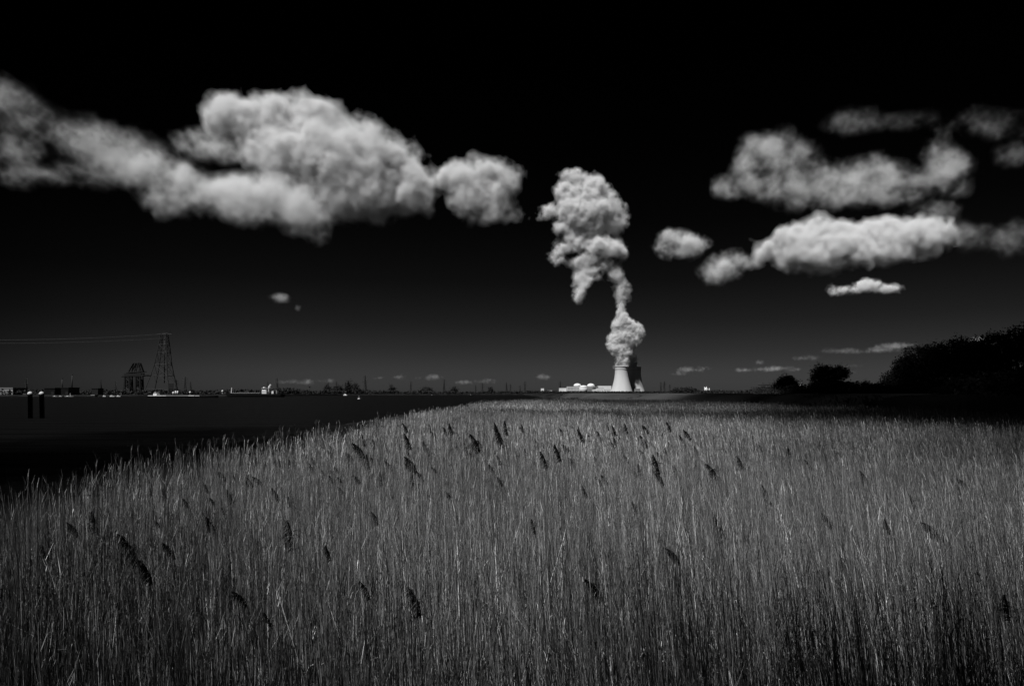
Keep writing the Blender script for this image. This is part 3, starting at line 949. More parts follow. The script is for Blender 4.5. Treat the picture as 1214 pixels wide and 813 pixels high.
# white industrial vessels right of the wooded rise
t = place('process_plant', 838, 3300, 'cluster of small white tanks and columns right of the wooded rise', 'plant')
u = 3300 / FPX; h0 = 1.0
m = MB(); m.lathe([(1.5 * u, 0), (1.5 * u, 6.0 * u), (.8 * u, 6.8 * u)], (-3.0 * u * .3, 0, 0), 20); m.build('tank', WHITEP, t)
m = MB(); m.lathe([(.55 * u, 0), (.55 * u, 5.6 * u), (.3 * u, 6.0 * u)], (2.6 * u, -4, 0), 12); m.build('column', WHITEP, t)
m = MB(); m.lathe([(1.3 * u, 0), (1.3 * u, 3.0 * u), (.2 * u, 3.4 * u)], (-5.5 * u, 2, 0), 16); m.build('tank', PALE, t)
m = MB(); m.lathe([(1.0 * u, 0), (1.0 * u, 2.4 * u), (.2 * u, 2.7 * u)], (4.2 * u, -6, 0), 16); m.build('tank', WHITEP, t)
for (x, hh_) in ((-2.6, 7.6), (-.2, 8.0), (1.2, 5.2)):
    m = MB(); m.tube((x * u, 3, 0), (x * u, 3, hh_ * u), .28 * u, n=8); m.build('flue', WHITEP, t)
m = MB(); m.box((0, 0, 1.0 * u), (13 * u, 8, .3 * u)); m.box((1, 0, 4.4 * u), (5 * u, 5, .22 * u)); m.build('pipe_bridge', PALE, t)
box_building('farm_shed', 851.4, 854.6, 463.6, 2200, 12, 'tiny pale shed on the horizon right of the white tanks', WHITEP)
box_building('harbour_hut', 945.5, 948.5, 456.8, 700, 4, 'tiny pale lamp house right of the low round dyke tree', PALE, door=False)
# ------------------------------------------------------------------ things on the river and its shores
BLACKP = grey('black_hull_paint', .004, .3, .4, .5, .25)
WH = grey('white_ship_paint', .75, .08, .5, .5, .3)
GL = grey('ship_window_glass', .02, .1, 1, .15, .5)

def hull(m, length, beam, z0, z1, bow=.16, sheer=.6):
    """a boat hull with pointed bow at +x and rounded stern"""
    n = 24; vs_ = []; 
    rows_ = ((z0, .82), ((z0 + z1) / 2, .97), (z1, 1.0))
    out = []
    for k in range(n + 1):
        u = k / n
        x = -length / 2 + length * u
        w_ = beam / 2 * min(1, (max(0.0, 1 - u) / bow) ** .6, ((u + .012) / .06) ** .5 if u < .06 else 1)
        out.append((x, max(.02, w_)))
    for (z, f) in rows_:
        for (x, w_) in out: vs_.append((x * (.985 if z == z0 else 1), w_ * f, z + (sheer * smooth(.8, 1, (x / length + .5)) if z == z1 else 0)))
        for (x, w_) in out: vs_.append((x * (.985 if z == z0 else 1), -w_ * f, z + (sheer * smooth(.8, 1, (x / length + .5)) if z == z1 else 0)))
    q = n + 1; fs = []
    for r_ in range(2):
        a, b = r_ * 2 * q, (r_ + 1) * 2 * q
        for k in range(n):
            fs.append((a + k, b + k, b + k + 1, a + k + 1)); fs.append((a + q + k, a + q + k + 1, b + q + k + 1, b + q + k))
        fs.append((a, a + q, b + q, b)); fs.append((a + n, b + n, b + q + n, a + q + n))
    t_ = 4 * q
    for k in range(n): fs.append((t_ + k, t_ + q + k, t_ + q + k + 1, t_ + k + 1))
    m.add(vs_, fs)

# dark cargo ship
Y = 800.0; u = Y / FPX
t = empty('cargo_ship', (gx(303, Y), Y, WATER)); tag(t, 'dark hulled cargo ship with a bright white wheelhouse near its stern', 'ship')
t.rotation_euler.z = math.pi
def X(px): return -(px - 303) * u
m = MB(); hull(m, 68 * u, 10, -.6, 3.9, sheer=1.2); m.build('hull', BLACKP, t)
m = MB(); m.box((X(295), 0, 4.3), (30 * u, 7.6, 1.2)); m.build('hatch_covers', DARKM, t)
m = MB(); m.box((X(314.6), 0, 5.6), (5.4 * u, 8.6, 3.8)); m.box((X(314.2), 0, 8.9), (4.6 * u, 7.6, 2.8), taper=.94); m.build('wheelhouse', WH, t)
m = MB(); m.box((X(314.2), 0, 10.5), (5.2 * u, 8.2, .3)); m.box((X(313), 0, 11.2), (1.4 * u, 3, 1.0)); m.build('roof', WH, t)
for k in range(5):
    m = MB(); m.box((X(316.0 - k * .85), 3.86, 9.1), (.55 * u, .1, 1.1)); m.build('window', GL, t)
    m = MB(); m.box((X(316.6 - k * .95), 4.34, 6.2), (.35 * u, .1, .8)); m.build('window', GL, t)
m = MB(); m.tube((X(318.6), 0, 4), (X(318.6), 0, 13.0), .35, n=6); m.tube((X(318.4), 0, 11), (X(321), 0, 14.5), .8, .9, n=6); m.tube((X(318), 0, 9.6), (X(320.4), 0, 12), .6, n=6); m.build('deck_crane', WH, t)
m = MB(); m.box((X(324), 0, 5.4), (2.6 * u, 6, 3.4), taper=.8); m.build('funnel_casing', PALE, t)
m = MB(); m.tube((X(327.6), 0, 3.8), (X(327.6), 0, 8), .2, n=5); m.build('mast', WH, t)
m = MB(); m.tube((X(274.2), 0, 4.5), (X(274.8), 0, 11.0), .55, .4, n=6); m.build('mast', WH, t)
m = MB()
for k in range(16): m.tube((X(278 + k * 2), 4.6, 3.9), (X(278 + k * 2), 4.6, 4.9), .06, n=4)
m.tube((X(276), 4.6, 4.9), (X(310), 4.6, 4.9), .07, n=4); m.build('railing', WH, t)

# long low river barge with light deck fittings
Y = 690.0; u = Y / FPX
t = empty('river_barge', (gx(217, Y), Y, WATER)); tag(t, 'long low river barge with a white cabin at its left end', 'barge')
def X(px): return (px - 217) * u
m = MB(); hull(m, 84 * u, 9.5, -.5, 1.5, sheer=.7); m.build('hull', BLACKP, t)
m = MB(); m.box((X(186), -.3, 1.95), (16 * u, 8.0, .55)); m.box((X(196), -.2, 1.9), (7 * u, 8, .4)); m.box((X(229), -.2, 1.95), (7 * u, 8, .55)); m.box((X(236), -.2, 1.9), (5 * u, 8, .4)); m.build('deck_edge', WH, t)
m = MB(); m.box((X(211), 0, 2.0), (44 * u, 6.8, .7)); m.build('hatch_covers', DULL, t)
m = MB(); m.box((X(185.6), 0, 3.0), (4.2 * u, 6.4, 2.3)); m.box((X(185.2), 0, 4.6), (3.0 * u, 4.8, 1.5), taper=.9); m.build('wheelhouse', WH, t)
for k in range(4):
    m = MB(); m.box((X(184.3 + k * .75), -2.42, 4.75), (.45 * u, .1, .7)); m.build('window', GL, t)
m = MB(); m.tube((X(183.6), 0, 5.2), (X(183.6), 0, 8.5), .09, n=5); m.build('mast', DARKM, t)
m = MB(); m.tube((X(256), 0, 1.6), (X(256), 0, 5.0), .1, n=5); m.build('mast', DARKM, t)

# low white hulls moored at the far quay under the crane
for k, (a, b, lb) in enumerate(((122.4, 126.6, 'leftmost of three low white boats moored left of the crane'), (130.6, 137.0, 'middle of three low white boats moored left of the crane'), (138.6, 143.8, 'boat with a mast, rightmost of three low white ones by the crane'))):
    Y = 860.0; u = Y / FPX; L_ = (b - a) * u
    t = empty('moored_boat', (gx((a + b) / 2, Y), Y, WATER)); tag(t, lb, 'boat', 'white boats moored under the crane')
    m = MB(); hull(m, L_ * 1.1, 2.6, -.2, 1.0, sheer=.3); m.build('hull', WH, t)
    m = MB(); m.box((-L_ * .25, 0, 1.4), (L_ * .25, 2.0, .8), taper=.85); m.build('cabin', PALE, t)
    if k == 2:
        m = MB(); m.tube((L_ * .45, 0, 1.4), (L_ * .45, 0, 5.2), .12, n=5); m.build('mast', WH, t)
for k, (a, b, lb) in enumerate(((63, 69, 'low white boat farther left, right of the two mooring posts'), (70, 75, 'very low pale boat between two others under the black sheds'), (77, 87.5, 'low white boat with an upright mast under the black sheds'))):
    Y = 880.0; u = Y / FPX; L_ = (b - a) * u
    t = empty('moored_boat', (gx((a + b) / 2, Y), Y, WATER)); tag(t, lb, 'boat', 'boats moored under the black sheds')
    m = MB(); hull(m, L_ * 1.05, 2.4, -.2, .6, sheer=.2); m.build('hull', PALE, t)
    m = MB(); m.box((-L_ * .2, 0, .9), (L_ * .2, 1.8, .6), taper=.85); m.build('cabin', PALE, t)
    if k == 2:
        m = MB(); m.tube((L_ * .1, 0, .8), (L_ * .1, 0, 4.6), .22, n=5); m.build('mast', WH, t)

# quay buildings on the left shore
box_building('black_shed', 60.5, 73.0, 460.4, 1010, 30, 'long black shed with a flat roof right of the two mooring posts', BLACKP, DARKM, cat='shed')
box_building('black_shed', 79.0, 87.8, 460.0, 1010, 26, 'black shed under a pair of tall slim chimneys', BLACKP, DARKM, cat='shed')
box_building('white_warehouse', 7.0, 24.0, 460.4, 1000, 30, 'pale long warehouse at the far left edge of the shore', DULL, DULL, win=(9, (.5,)), cat='warehouse')
box_building('silo_block', 112.0, 119.5, 461.0, 1020, 14, 'dark square block on the left shore, left of the crane', DARKM, DARKM)
box_building('pump_hut', 110.4, 114.0, 465.0, 960, 8, 'small greyish hut at the water under the dark square block', DULL, DULL)
for k, (px, py, lb) in enumerate(((74.6, 448, 'slim dark chimney left of the leaning one above the black sheds'), (85.6, 443.4, 'taller slightly leaning chimney above the black sheds'))):
    Y = 1300.0
    t = place('chimney', px - .8, Y, lb, 'chimney', 'chimneys above the black sheds'); h = hz(py, Y) - t.location.z
    m = MB(); m.tube((0, 0, 0), (k * 1.6, 0, h), 1.5, .8, 10); m.build('stack', STEEL, t)
    m = MB(); m.lathe([(1.3, 0), (1.6, .2), (1.6, .9), (1.3, 1.1)], (k * 1.6, 0, h - 1.2), 12); m.build('collar', DARKM, t)
for k, px in enumerate((205.4, 208.2, 210.6)):
    Y = 1080.0; u = Y / FPX
    t = place('storage_tank', px, Y, ('left', 'middle', 'right')[k] + ' one of three tiny white tanks on the shore under the dark board', 'tank', 'white tanks under the dark board')
    hh_ = hz(463.6 if k else 464.6, Y) - t.location.z
    m = MB(); m.lathe([(.85 * u, 0), (.85 * u, hh_), (.1, hh_ + .6)], n=16); m.build('shell', WH, t)
for (px, py, lb) in ((225.4, 464.2, 'small white beacon on the shore behind the middle of the barge'), (263.8, 462.8, 'white beacon on the shore between the barge and the cargo ship'), (367, 457.6, 'dark beacon tower with a wide head, between the ship and the far trees')):
    Y = 1100.0 if px < 300 else 1290.0
    t = place('shore_beacon', px, Y, lb, 'beacon'); h = hz(py, Y) - t.location.z; mt = WH if px < 300 else DARKM
    m = MB(); m.tube((0, 0, 0), (0, 0, h), .9, .7, 8); m.build('post', mt, t)
    m = MB(); m.lathe([(.6, 0), (1.5, .3), (1.5, 2.2), (.4, 2.9)], (0, 0, h - 2.4), 12); m.build('lantern', mt, t)
# light quay wall lines
def quay(px0, px1, Y0, Y1, h, label, mat, n=20):
    m = MB(); pts = []
    for k in range(n + 1):
        f = k / n; Y = Y0 + (Y1 - Y0) * f; px = px0 + (px1 - px0) * f
        pts.append(Vector((gx(px, Y), Y, WATER - .3)))
    for a, b in zip(pts[:-1], pts[1:]):
        d = (b - a).normalized(); nn = Vector((-d.y, d.x, 0)) * .6; hv = Vector((0, 0, h))
        m.add([a - nn, b - nn, b + nn, a + nn, a - nn + hv, b - nn + hv, b + nn + hv, a + nn + hv], [(0, 1, 5, 4), (2, 3, 7, 6), (4, 5, 6, 7), (3, 0, 4, 7), (1, 2, 6, 5)])
    tag(m.build('quay_wall', mat), label, 'quay')
quay(205, 300, 985, 1068, 2.6, 'pale concrete quay line behind the barge and the ship bow', grey('quay_concrete', .16, .5, .08, .9))
quay(330, 410, 1150, 1440, 2.0, 'pale quay line right of the cargo ship', grey('quay_concrete', .14, .5, .08, .9))
quay(512, 530, 1660, 1700, 1.6, 'short pale embankment line on the far shore in mid river view', PALE)
quay(558, 567, 1700, 1730, 1.4, 'very short pale embankment line on the far shore near the river bend', PALE)
# small white yacht by the far shore trees
Y = 1250.0; u = Y / FPX
t = empty('motor_yacht', (gx(409.6, Y), Y, WATER)); tag(t, 'small white motor yacht under the poplar group on the far shore', 'boat')
m = MB(); hull(m, 5.2 * u, 3, -.2, 1.5); m.build('hull', WH, t)
m = MB(); m.box((-.6, 0, 2.2), (2.6 * u, 2.4, 1.4), taper=.8); m.build('cabin', WH, t)
# buoy
Y = 500.0
t = empty('river_buoy', (gx(425.5, Y), Y, WATER)); tag(t, 'tiny pale buoy afloat in mid river', 'buoy')
m = MB(); m.lathe([(.3, -.3), (.95, 0), (.95, .5), (.5, .8)], n=16); m.build('float', PALE, t)
m = MB(); m.lathe([(.45, .8), (.12, 2.0), (.3, 2.1), (.01, 2.5)], n=12); m.build('topmark', PALE, t)

# two mooring posts with white caps in the near river
for (px, lb, lean) in ((36.0, 'left of two black mooring posts with white caps in the river', .012), (49.9, 'right of two black mooring posts in the river, its cap tilted', .02)):
    Y = 122.0; u = Y / FPX
    t = empty('mooring_post', (gx(px, Y), Y, WATER)); tag(t, lb, 'mooring post', 'capped mooring posts')
    h = hz(467.4, Y) - WATER
    m = MB(); m.lathe([(.36, -2), (.36, h - .25), (.40, h - .25), (.40, h)], n=20); m.build('pile', BLACKP, t)
    m = MB(); m.lathe([(.42, h), (.42, h + .12), (.36, h + .3), (.2, h + .46), (.02, h + .52)], n=20); m.build('cap', PALE, t)
    m = MB(); m.tube((.42, 0, 0), (.42, 0, h - .6), .05, n=5)
    for k in range(9): m.tube((.42, -.16, .4 + k * .38), (.42, .16, .4 + k * .38), .03, n=4)
    m.build('ladder', BLACKP, t)
    t.rotation_euler.y = -lean
# thin marker post at the edge of the far reeds
Y = 150.0
t = place('marker_post', 663.2, Y, 'thin dark post at the far edge of the reed bed, left of the power station', 'post')
m = MB(); m.tube((0, 0, 0), (0, 0, hz(465.6, Y) - t.location.z), .14, .12, 8); m.build('pole', DARKM, t)
m = MB(); m.tube((0, 0, hz(465.8, Y) - t.location.z), (0, 0, hz(465.2, Y) - t.location.z), .2, n=8); m.build('cap', DARKM, t)
# ------------------------------------------------------------------ reeds that still carry their dark feathery heads
PLUME = grey('dark_seed_head', .012, .3, 30, .9, .05)
STALK = grey('reed_stalk', .10, .3, 6, .7, .2)
def plume_meshes(seed, stem_len, L_=.34, droop=1.0):
    r = random.Random(seed)
    m = MB(); pts = []; 
    for k in range(7):
        u = k / 6; pts.append((-.03 * u * u * stem_len + .0, .01 * math.sin(3 * u), stem_len * u))
    m.path(pts, [.0032 - .0014 * k / 6 for k in range(7)], 4)
    stem = m.mesh('stem'); stem.materials.append(STALK)
    top = Vector(pts[-1])
    m = MB(); ax = []
    for k in range(9):
        u = k / 8
        ax.append(top + Vector((-.16 * droop * u ** 1.8 * L_ / .34, 0.0, L_ * (u - .14 * droop * u * u))))
    m.path(ax, [.0026 - .002 * k / 8 for k in range(9)], 4)
    for q in range(150):
        u = r.random() ** .9
        i = min(7, int(u * 8)); f = u * 8 - i
        b = ax[i].lerp(ax[i + 1], f)
        ll = L_ * (.52 * math.sin(math.pi * min(1, .16 + u * .84)) ** .8 + .08) * r.uniform(.45, 1.1) * .62
        side = -1 if r.random() < .96 else 1
        dy = r.gauss(0, .5)
        d0 = Vector((side * r.uniform(.15, .5), dy * .6, 1.0)).normalized()
        prev = b; w_ = .0026
        for s in range(4):
            v = (s + 1) / 4
            nxt = b + d0 * ll * v + Vector((side * ll * .38 * v * v, dy * ll * .2 * v, -ll * (.7 + .7 * droop) * v * v))
            t_ = (nxt - prev).normalized(); n_ = t_.cross(Vector((0, 1, 0))).normalized()
            w1 = .0040 * (1 - v * .6)
            m.add([prev - n_ * w_, prev + n_ * w_, nxt + n_ * w1, nxt - n_ * w1], [(0, 1, 2, 3)])
            n2 = Vector((0, 1, 0))
            m.add([prev - n2 * w_, prev + n2 * w_, nxt + n2 * w1, nxt - n2 * w1], [(0, 1, 2, 3)])
            prev = nxt; w_ = w1
    pl = m.mesh('seed_head'); pl.materials.append(PLUME)
    return stem, pl
PM = [plume_meshes(500 + k, 2.3, .34, (1.0, .7, .45, 1.3, .25, .9)[k]) for k in range(6)]
# px, py of the tip, height in px, lean in degrees (minus: to the left)
HEADS = [
 (166, 620, 46, -24, 'large drooping dark seed head in the left foreground, the biggest one'),
 (190, 655, 34, -8, 'dark seed head just below and right of the biggest drooping one'),
 (120, 602, 30, -10, 'dark seed head left of the biggest one, upright'),
 (98, 610, 22, -20, 'small dark seed head far left, beside an upright one'),
 (8, 642, 28, -5, 'dark seed head cut by the left edge of the view'),
 (213, 632, 26, -30, 'fuzzy dark seed head a little right of the biggest drooping one'),
 (260, 606, 28, -12, 'narrow dark seed head alone in the left reeds, bent at the tip'),
 (335, 572, 20, -25, 'small curled dark seed head in the left reeds near the bank'),
 (356, 612, 42, -4, 'tall upright dark seed head left of centre, widest at its base'),
 (300, 686, 26, -40, 'bowed dark seed head low in the left foreground'),
 (334, 715, 20, -45, 'low curled dark seed head, beneath the bowed one at left'),
 (720, 672, 34, -40, 'bowed black seed head low in the middle foreground over a pale stalk'),
 (514, 690, 40, 10, 'long thin dark seed head bending right in the middle foreground'),
 (866, 606, 34, -10, 'ragged dark seed head in the right middle reeds'),
 (916, 570, 28, -30, 'slanted dark seed head right of centre'),
 (1115, 604, 30, -35, 'slanted dark seed head far right in the reeds'),
 (1210, 700, 34, -5, 'dark seed head cut by the right edge of the view'),
 (449, 680, 26, -10, 'dim dark seed head left of the long thin one in the foreground')]
MIDH = [(436, 518, 24, -8), (441, 536, 20, -12), (430, 556, 14, -45), (467, 540, 16, -30), (491, 510, 22, -6), (489, 532, 10, -20), (497, 533, 26, -14), (496, 560, 20, 5), (505, 552, 16, -35),
        (573, 509, 26, -2), (599, 502, 28, -12), (557, 521, 18, -18), (568, 530, 14, -35), (622, 501, 12, -30), (628, 526, 14, -15), (643, 518, 14, -15), (652, 530, 24, -10), (667, 522, 24, -25),
        (680, 521, 18, -12), (689, 502, 13, -20), (669, 505, 10, -12), (704, 512, 12, -14), (716, 509, 14, -4), (618, 532, 14, -20), (546, 506, 12, -30), (535, 510, 12, -8), (520, 508, 14, -14),
        (771, 512, 18, -6), (748, 536, 12, -20), (785, 534, 28, -16), (792, 556, 18, -6), (733, 518, 12, -16), (812, 512, 12, -18), (851, 540, 26, -30), (884, 534, 22, -28), (830, 526, 14, -16),
        (905, 520, 14, -22), (940, 528, 14, -24), (965, 540, 16, -26), (1000, 530, 12, -26), (1030, 552, 18, -28), (1090, 580, 22, -28), (1150, 560, 16, -26), (1060, 610, 20, -30), (990, 600, 22, -25),
        (375, 545, 14, -12), (388, 552, 10, -20), (300, 566, 12, -20), (410, 560, 10, -14), (350, 585, 14, -18), (540, 575, 16, -30), (600, 560, 14, -16), (700, 570, 18, -22), (760, 590, 18, -18),
        (812, 640, 24, -26), (640, 610, 20, -20), (455, 600, 18, -16), (230, 585, 14, -12), (60, 640, 18, -14), (400, 640, 22, -22)]
rh = random.Random(77)
for k in range(72):
    u = rh.random()
    x_ = 400 + 420 * u if k < 56 else 180 + 230 * rh.random()
    y_ = (497 if x_ > 470 else 497 + (470 - x_) * .27) + 62 * rh.random() ** 1.5
    MIDH.append((round(x_), round(y_), rh.choice((10, 11, 13, 14, 16, 19)), rh.choice((-4, -9, -14, -22, -30))))
def place_head(px, py, hp, lean, first, k):
    L0 = .34
    Yd = L0 * FPX / hp
    z = EYE - (py - 466) / FPX * Yd
    if z < 2.2:  Yd = (EYE - 2.2) * FPX / (py - 466); z = 2.2
    if z > 2.75:  Yd = (EYE - 2.75) * FPX / (py - 466); z = 2.75
    s = hp * Yd / FPX / L0
    rz = rng.uniform(-.5, .5)
    tz = z - L0 * s
    x = gx(px, Yd)
    lr = R(lean) * .38
    x0 = x - math.sin(lr) * z; 
    g0 = ground_z(x0, Yd)
    t = empty('plumed_reed', (x0, Yd, g0 - .02))
    t.rotation_euler = (0, lr, 0)
    hs = (tz - g0) / 2.3 / math.cos(lr)
    st, pl = PM[k % 6]
    a = bpy.data.objects.new('stem', st); a.scale = (1, 1, hs); col.objects.link(a); a.parent = t
    b = bpy.data.objects.new('seed_head', pl); b.scale = (s, s, s); b.rotation_euler.z = rz; b.location = (-.03 * 2.3 * (1 - s), 0, 2.3 * hs - 2.3 * s); col.objects.link(b); b.parent = t
    return t
for k, (px, py, hp, ln, lb) in enumerate(HEADS):
    tag(place_head(px, py, hp, ln, k == 0, k), lb, 'reed', 'reeds with dark seed heads')
LAND = [(0, 'the far left shore'), (100, 'the crane'), (180, 'the giant pylon'), (230, 'the barge'), (285, 'the cargo ship'), (345, 'the dark beacon'), (380, 'the slim far tree'), (404, 'the narrow poplar'),
        (428, 'the tallest far pylon'), (450, 'the lone far tree'), (480, 'the scrub foot pylon'), (500, 'the far tree clump'), (522, 'the mid shore pylon'), (535, 'the low far clump'), (555, 'the close pylon pair'),
        (585, 'the pylon trio'), (613, 'the tall pylon'), (636, 'the white block'), (656, 'the marker post'), (668, 'the low white shed'), (679, 'the left reactor dome'), (688, 'the low drum'),
        (696, 'the right reactor dome'), (706, 'the turbine hall'), (724, 'the sunlit cooling tower'), (746, 'the rear cooling tower'), (768, 'the gap by the towers'), (780, 'the right pylon trio'),
        (797, 'the wooded rise'), (828, 'the white tanks'), (848, 'the tiny horizon shed'), (870, 'the open horizon'), (900, 'the far gantry cranes'), (920, 'the round dyke tree'), (958, 'the spreading domed tree'),
        (1018, 'the ragged bush'), (1048, 'the low end of the wood'), (1080, 'the rounded wood tree'), (1110, 'the broad wood tree'), (1150, 'the notched wood tree'), (1190, 'the tallest wood tree')]
seen = {}
for k, (px, py, hp, ln) in enumerate(MIDH):
    land = [b for a, b in LAND if a <= px][-1]
    row = 'at the bed\'s far edge' if py < 516 else 'far back in the reeds' if py < 531 else 'in the upper reeds' if py < 548 else 'in the middle reeds' if py < 592 else 'low in the reeds'
    size = 'small ' if hp < 15 else 'tall ' if hp > 23 else ''
    lb = '%sdark seed head %s, below %s' % (size, row, land)
    seen[lb] = seen.get(lb, 0) + 1
    if seen[lb] > 1: lb = lb.replace('dark', 'dark leaning' if ln < -15 else 'dark upright')
    if seen.get('+' + lb): lb = lb.replace('seed head', 'narrow seed head')
    if seen.get('+' + lb): lb = lb.replace('narrow seed head', 'ragged seed head')
    seen['+' + lb] = 1
    tag(place_head(px, py, hp, ln, False, k + 3), lb, 'reed', 'reeds with dark seed heads')
# ------------------------------------------------------------------ clouds and steam
def spline_noise(shape, period, r):
    """smooth value noise on a grid, cubic B-spline between lattice values"""
    dims = [int(math.ceil(n / period)) + 4 for n in shape]
    a = r.standard_normal(dims).astype(np.float32)
    for ax, n in enumerate(shape):
        x = np.arange(n) / period + r.random()
        i = np.floor(x).astype(int); f = (x - i).astype(np.float32)
        w = [(1 - f) ** 3 / 6, (3 * f ** 3 - 6 * f ** 2 + 4) / 6, (-3 * f ** 3 + 3 * f ** 2 + 3 * f + 1) / 6, f ** 3 / 6]
        sh = [1, 1, 1]; sh[ax] = n
        i = np.minimum(i, a.shape[ax] - 4)
        a = sum(np.take(a, i + k, axis=ax) * w[k].reshape(sh) for k in range(4))
    return a / 0.42

def cloud_mesh(name, Y, blobs, voxel, amp, feature, levels, seed, flat=None, depth=0.75, octaves=5, rough=0.72, soft_=4.0, puff=.75):
    """Iso-surfaces of a puffed field round ellipsoid blobs given in photograph pixels at distance Y.
    Nested levels: thin outer air, dense core."""
    r = np.random.default_rng(seed)
    b = np.array([(q + (0,))[:5] for q in blobs], float)      # px, py, rx, ry, depth offset (all in px)
    pad = amp * 2.2 + 4 * voxel
    x0, x1 = (b[:, 0] - b[:, 2]).min() - pad, (b[:, 0] + b[:, 2]).max() + pad
    z0, z1 = (-b[:, 1] - b[:, 3]).min() - pad, (-b[:, 1] + b[:, 3]).max() + pad
    rd = depth * (b[:, 2] + b[:, 3]) * 0.5
    y0, y1 = (b[:, 4] - rd).min() - pad, (b[:, 4] + rd).max() + pad
    gx_, gy_, gz_ = (np.arange(p, q, voxel, dtype=np.float32) for p, q in ((x0, x1), (y0, y1), (z0, z1)))
    S = np.full((len(gx_), len(gy_), len(gz_)), -1e3, np.float32)
    X, Yy, Z = gx_[:, None, None], gy_[None, :, None], gz_[None, None, :]
    for (cx, cy_, rx, rz_, off), d_ in zip(b, rd):
        ex, ey, ez = rx + pad, d_ + pad, rz_ + pad
        ix = np.where(abs(gx_ - cx) < ex)[0]; iy = np.where(abs(gy_ - off) < ey)[0]; iz = np.where(abs(gz_ + cy_) < ez)[0]
        sl = (slice(ix[0], ix[-1] + 1), slice(iy[0], iy[-1] + 1), slice(iz[0], iz[-1] + 1))
        q = np.sqrt(((gx_[sl[0]] - cx) / rx)[:, None, None] ** 2 + ((gy_[sl[1]] - off) / d_)[None, :, None] ** 2 + ((gz_[sl[2]] + cy_) / rz_)[None, None, :] ** 2)
        f = (1 - q) * min(rx, rz_, d_) 
        k = 3.0 + amp * 0.25
        o = S[sl]
        h = np.clip(0.5 + 0.5 * (f - o) / k, 0, 1)
        S[sl] = o * (1 - h) + f * h + k * h * (1 - h)
    nz = np.zeros_like(S); a = 1.0; per = feature / voxel; tot = 0
    for k in range(octaves):
        if per < 1.6: break
        if k == 1: fade = np.maximum(.55, np.exp(-np.maximum(0, -(S + amp * nz) - soft_ * .6) / (amp * .5))).astype(np.float32)
        n = spline_noise(S.shape, per, r)
        if k in (1, 2): n = puff * (np.abs(n) * 1.6 - 1.15) * fade + (1 - abs(puff)) * .75 * n * fade     # rounded puffs (or ragged wisps when puff < 0)
        elif k > 2: n = n * .85 * fade
        else: n = -n * .5
        nz += a * n
        a *= rough; per *= 0.47
    F = S + amp * nz
    me = bpy.data.meshes.new(name)
    V, FC, MI, base = [], [], [], 0
    sc = Y / FPX
    for li, lev in enumerate(levels):
        g = vdb.FloatGrid(); g.background = 1000.0
        g.copyFromArray(np.ascontiguousarray(lev - F))
        g.transform = vdb.createLinearTransform(voxelSize=1.0)
        pts, quads = g.convertToQuads(isovalue=0.0)
        if len(pts) == 0: continue
        p = pts.astype(np.float64) * voxel
        P = np.empty_like(p)
        P[:, 0] = (p[:, 0] + x0 - 607.0) * sc
        P[:, 1] = Y + (p[:, 1] + y0) * sc
        P[:, 2] = EYE + (p[:, 2] + z0 + 466.0) * sc
        V.append(P); FC.append(quads.astype(np.int64) + base); MI += [li] * len(quads); base += len(pts)
    V = np.concatenate(V); FC = np.concatenate(FC)
    c = V.mean(0)
    me.vertices.add(len(V)); me.vertices.foreach_set('co', (V - c).astype(np.float32).ravel())
    me.loops.add(FC.size); me.loops.foreach_set('vertex_index', FC.astype(np.int32).ravel())
    me.polygons.add(len(FC))
    me.polygons.foreach_set('loop_start', np.arange(0, FC.size, 4, dtype=np.int32))
    me.polygons.foreach_set('material_index', np.array(MI, np.int32))
    me.polygons.foreach_set('use_smooth', np.ones(len(FC), bool))
    me.update(calc_edges=True)
    me.validate()
    o = bpy.data.objects.new(name, me)
    o.location = c
    col.objects.link(o)
    return o

def vapour(name, sigma, albedo=1.0, aniso=-0.15):
    m, t = new_mat(name)
    out = t.nodes.new('ShaderNodeOutputMaterial')
    p = t.nodes.new('ShaderNodeVolumePrincipled')
    p.inputs['Color'].default_value = (albedo,) * 3 + (1,)
    p.inputs['Density'].default_value = sigma
    p.inputs['Anisotropy'].default_value = aniso
    t.links.new(p.outputs[0], out.inputs['Volume'])
    return m

def cloud(name, label, cat, Y, blobs, voxel=1.3, amp=8.0, feature=42.0, soft=6.0, dens=0.3, seed=1, group=None, **kw):
    """dens: extinction per photograph pixel in the core; soft: how many pixels the edge takes to thicken"""
    levels = [soft * q for q in (-1.25, -.9, -0.55, -0.15, .25, 0.65, 1.2, 2.0)]
    o = cloud_mesh(name, Y, blobs, voxel, amp, feature, levels, seed, soft_=soft, **kw)
    sc = Y / FPX
    for s in (.02, .035, .06, .10, .16, .26, .45, .8):
        o.data.materials.append(vapour('%s_vapour' % name, dens * s / sc))
    tag(o, label, cat, group)
    return o

CUM = 'cumulus clouds over the river and marsh'
cloud('cloud', 'big bright puffed cloud high in the sky to the upper left, broad rounded right end', 'cloud', 4700,
      [(286, 138, 28, 15), (326, 138, 36, 21), (370, 146, 40, 25), (302, 158, 24, 15), (338, 176, 38, 30), (384, 186, 52, 40, -12), (424, 162, 26, 19),
       (430, 206, 52, 38), (466, 204, 36, 32, 8), (490, 216, 22, 24), (404, 226, 46, 20), (455, 232, 40, 16), (500, 236, 12, 9)],
      voxel=1.25, amp=11, feature=62, soft=7, dens=0.26, seed=3, puff=0.35, group=CUM)
cloud('cloud', 'long cloud arm slanting down right under the big bright cloud, brightest low down', 'cloud', 4500,
      [(350, 246, 40, 26), (312, 232, 44, 26), (264, 222, 40, 22), (218, 208, 40, 21), (176, 196, 34, 19), (300, 254, 44, 14), (232, 236, 30, 10), (352, 274, 16, 6)],
      voxel=1.2, amp=9, feature=36, soft=6.5, dens=0.062, seed=8, puff=-0.2, group=CUM)
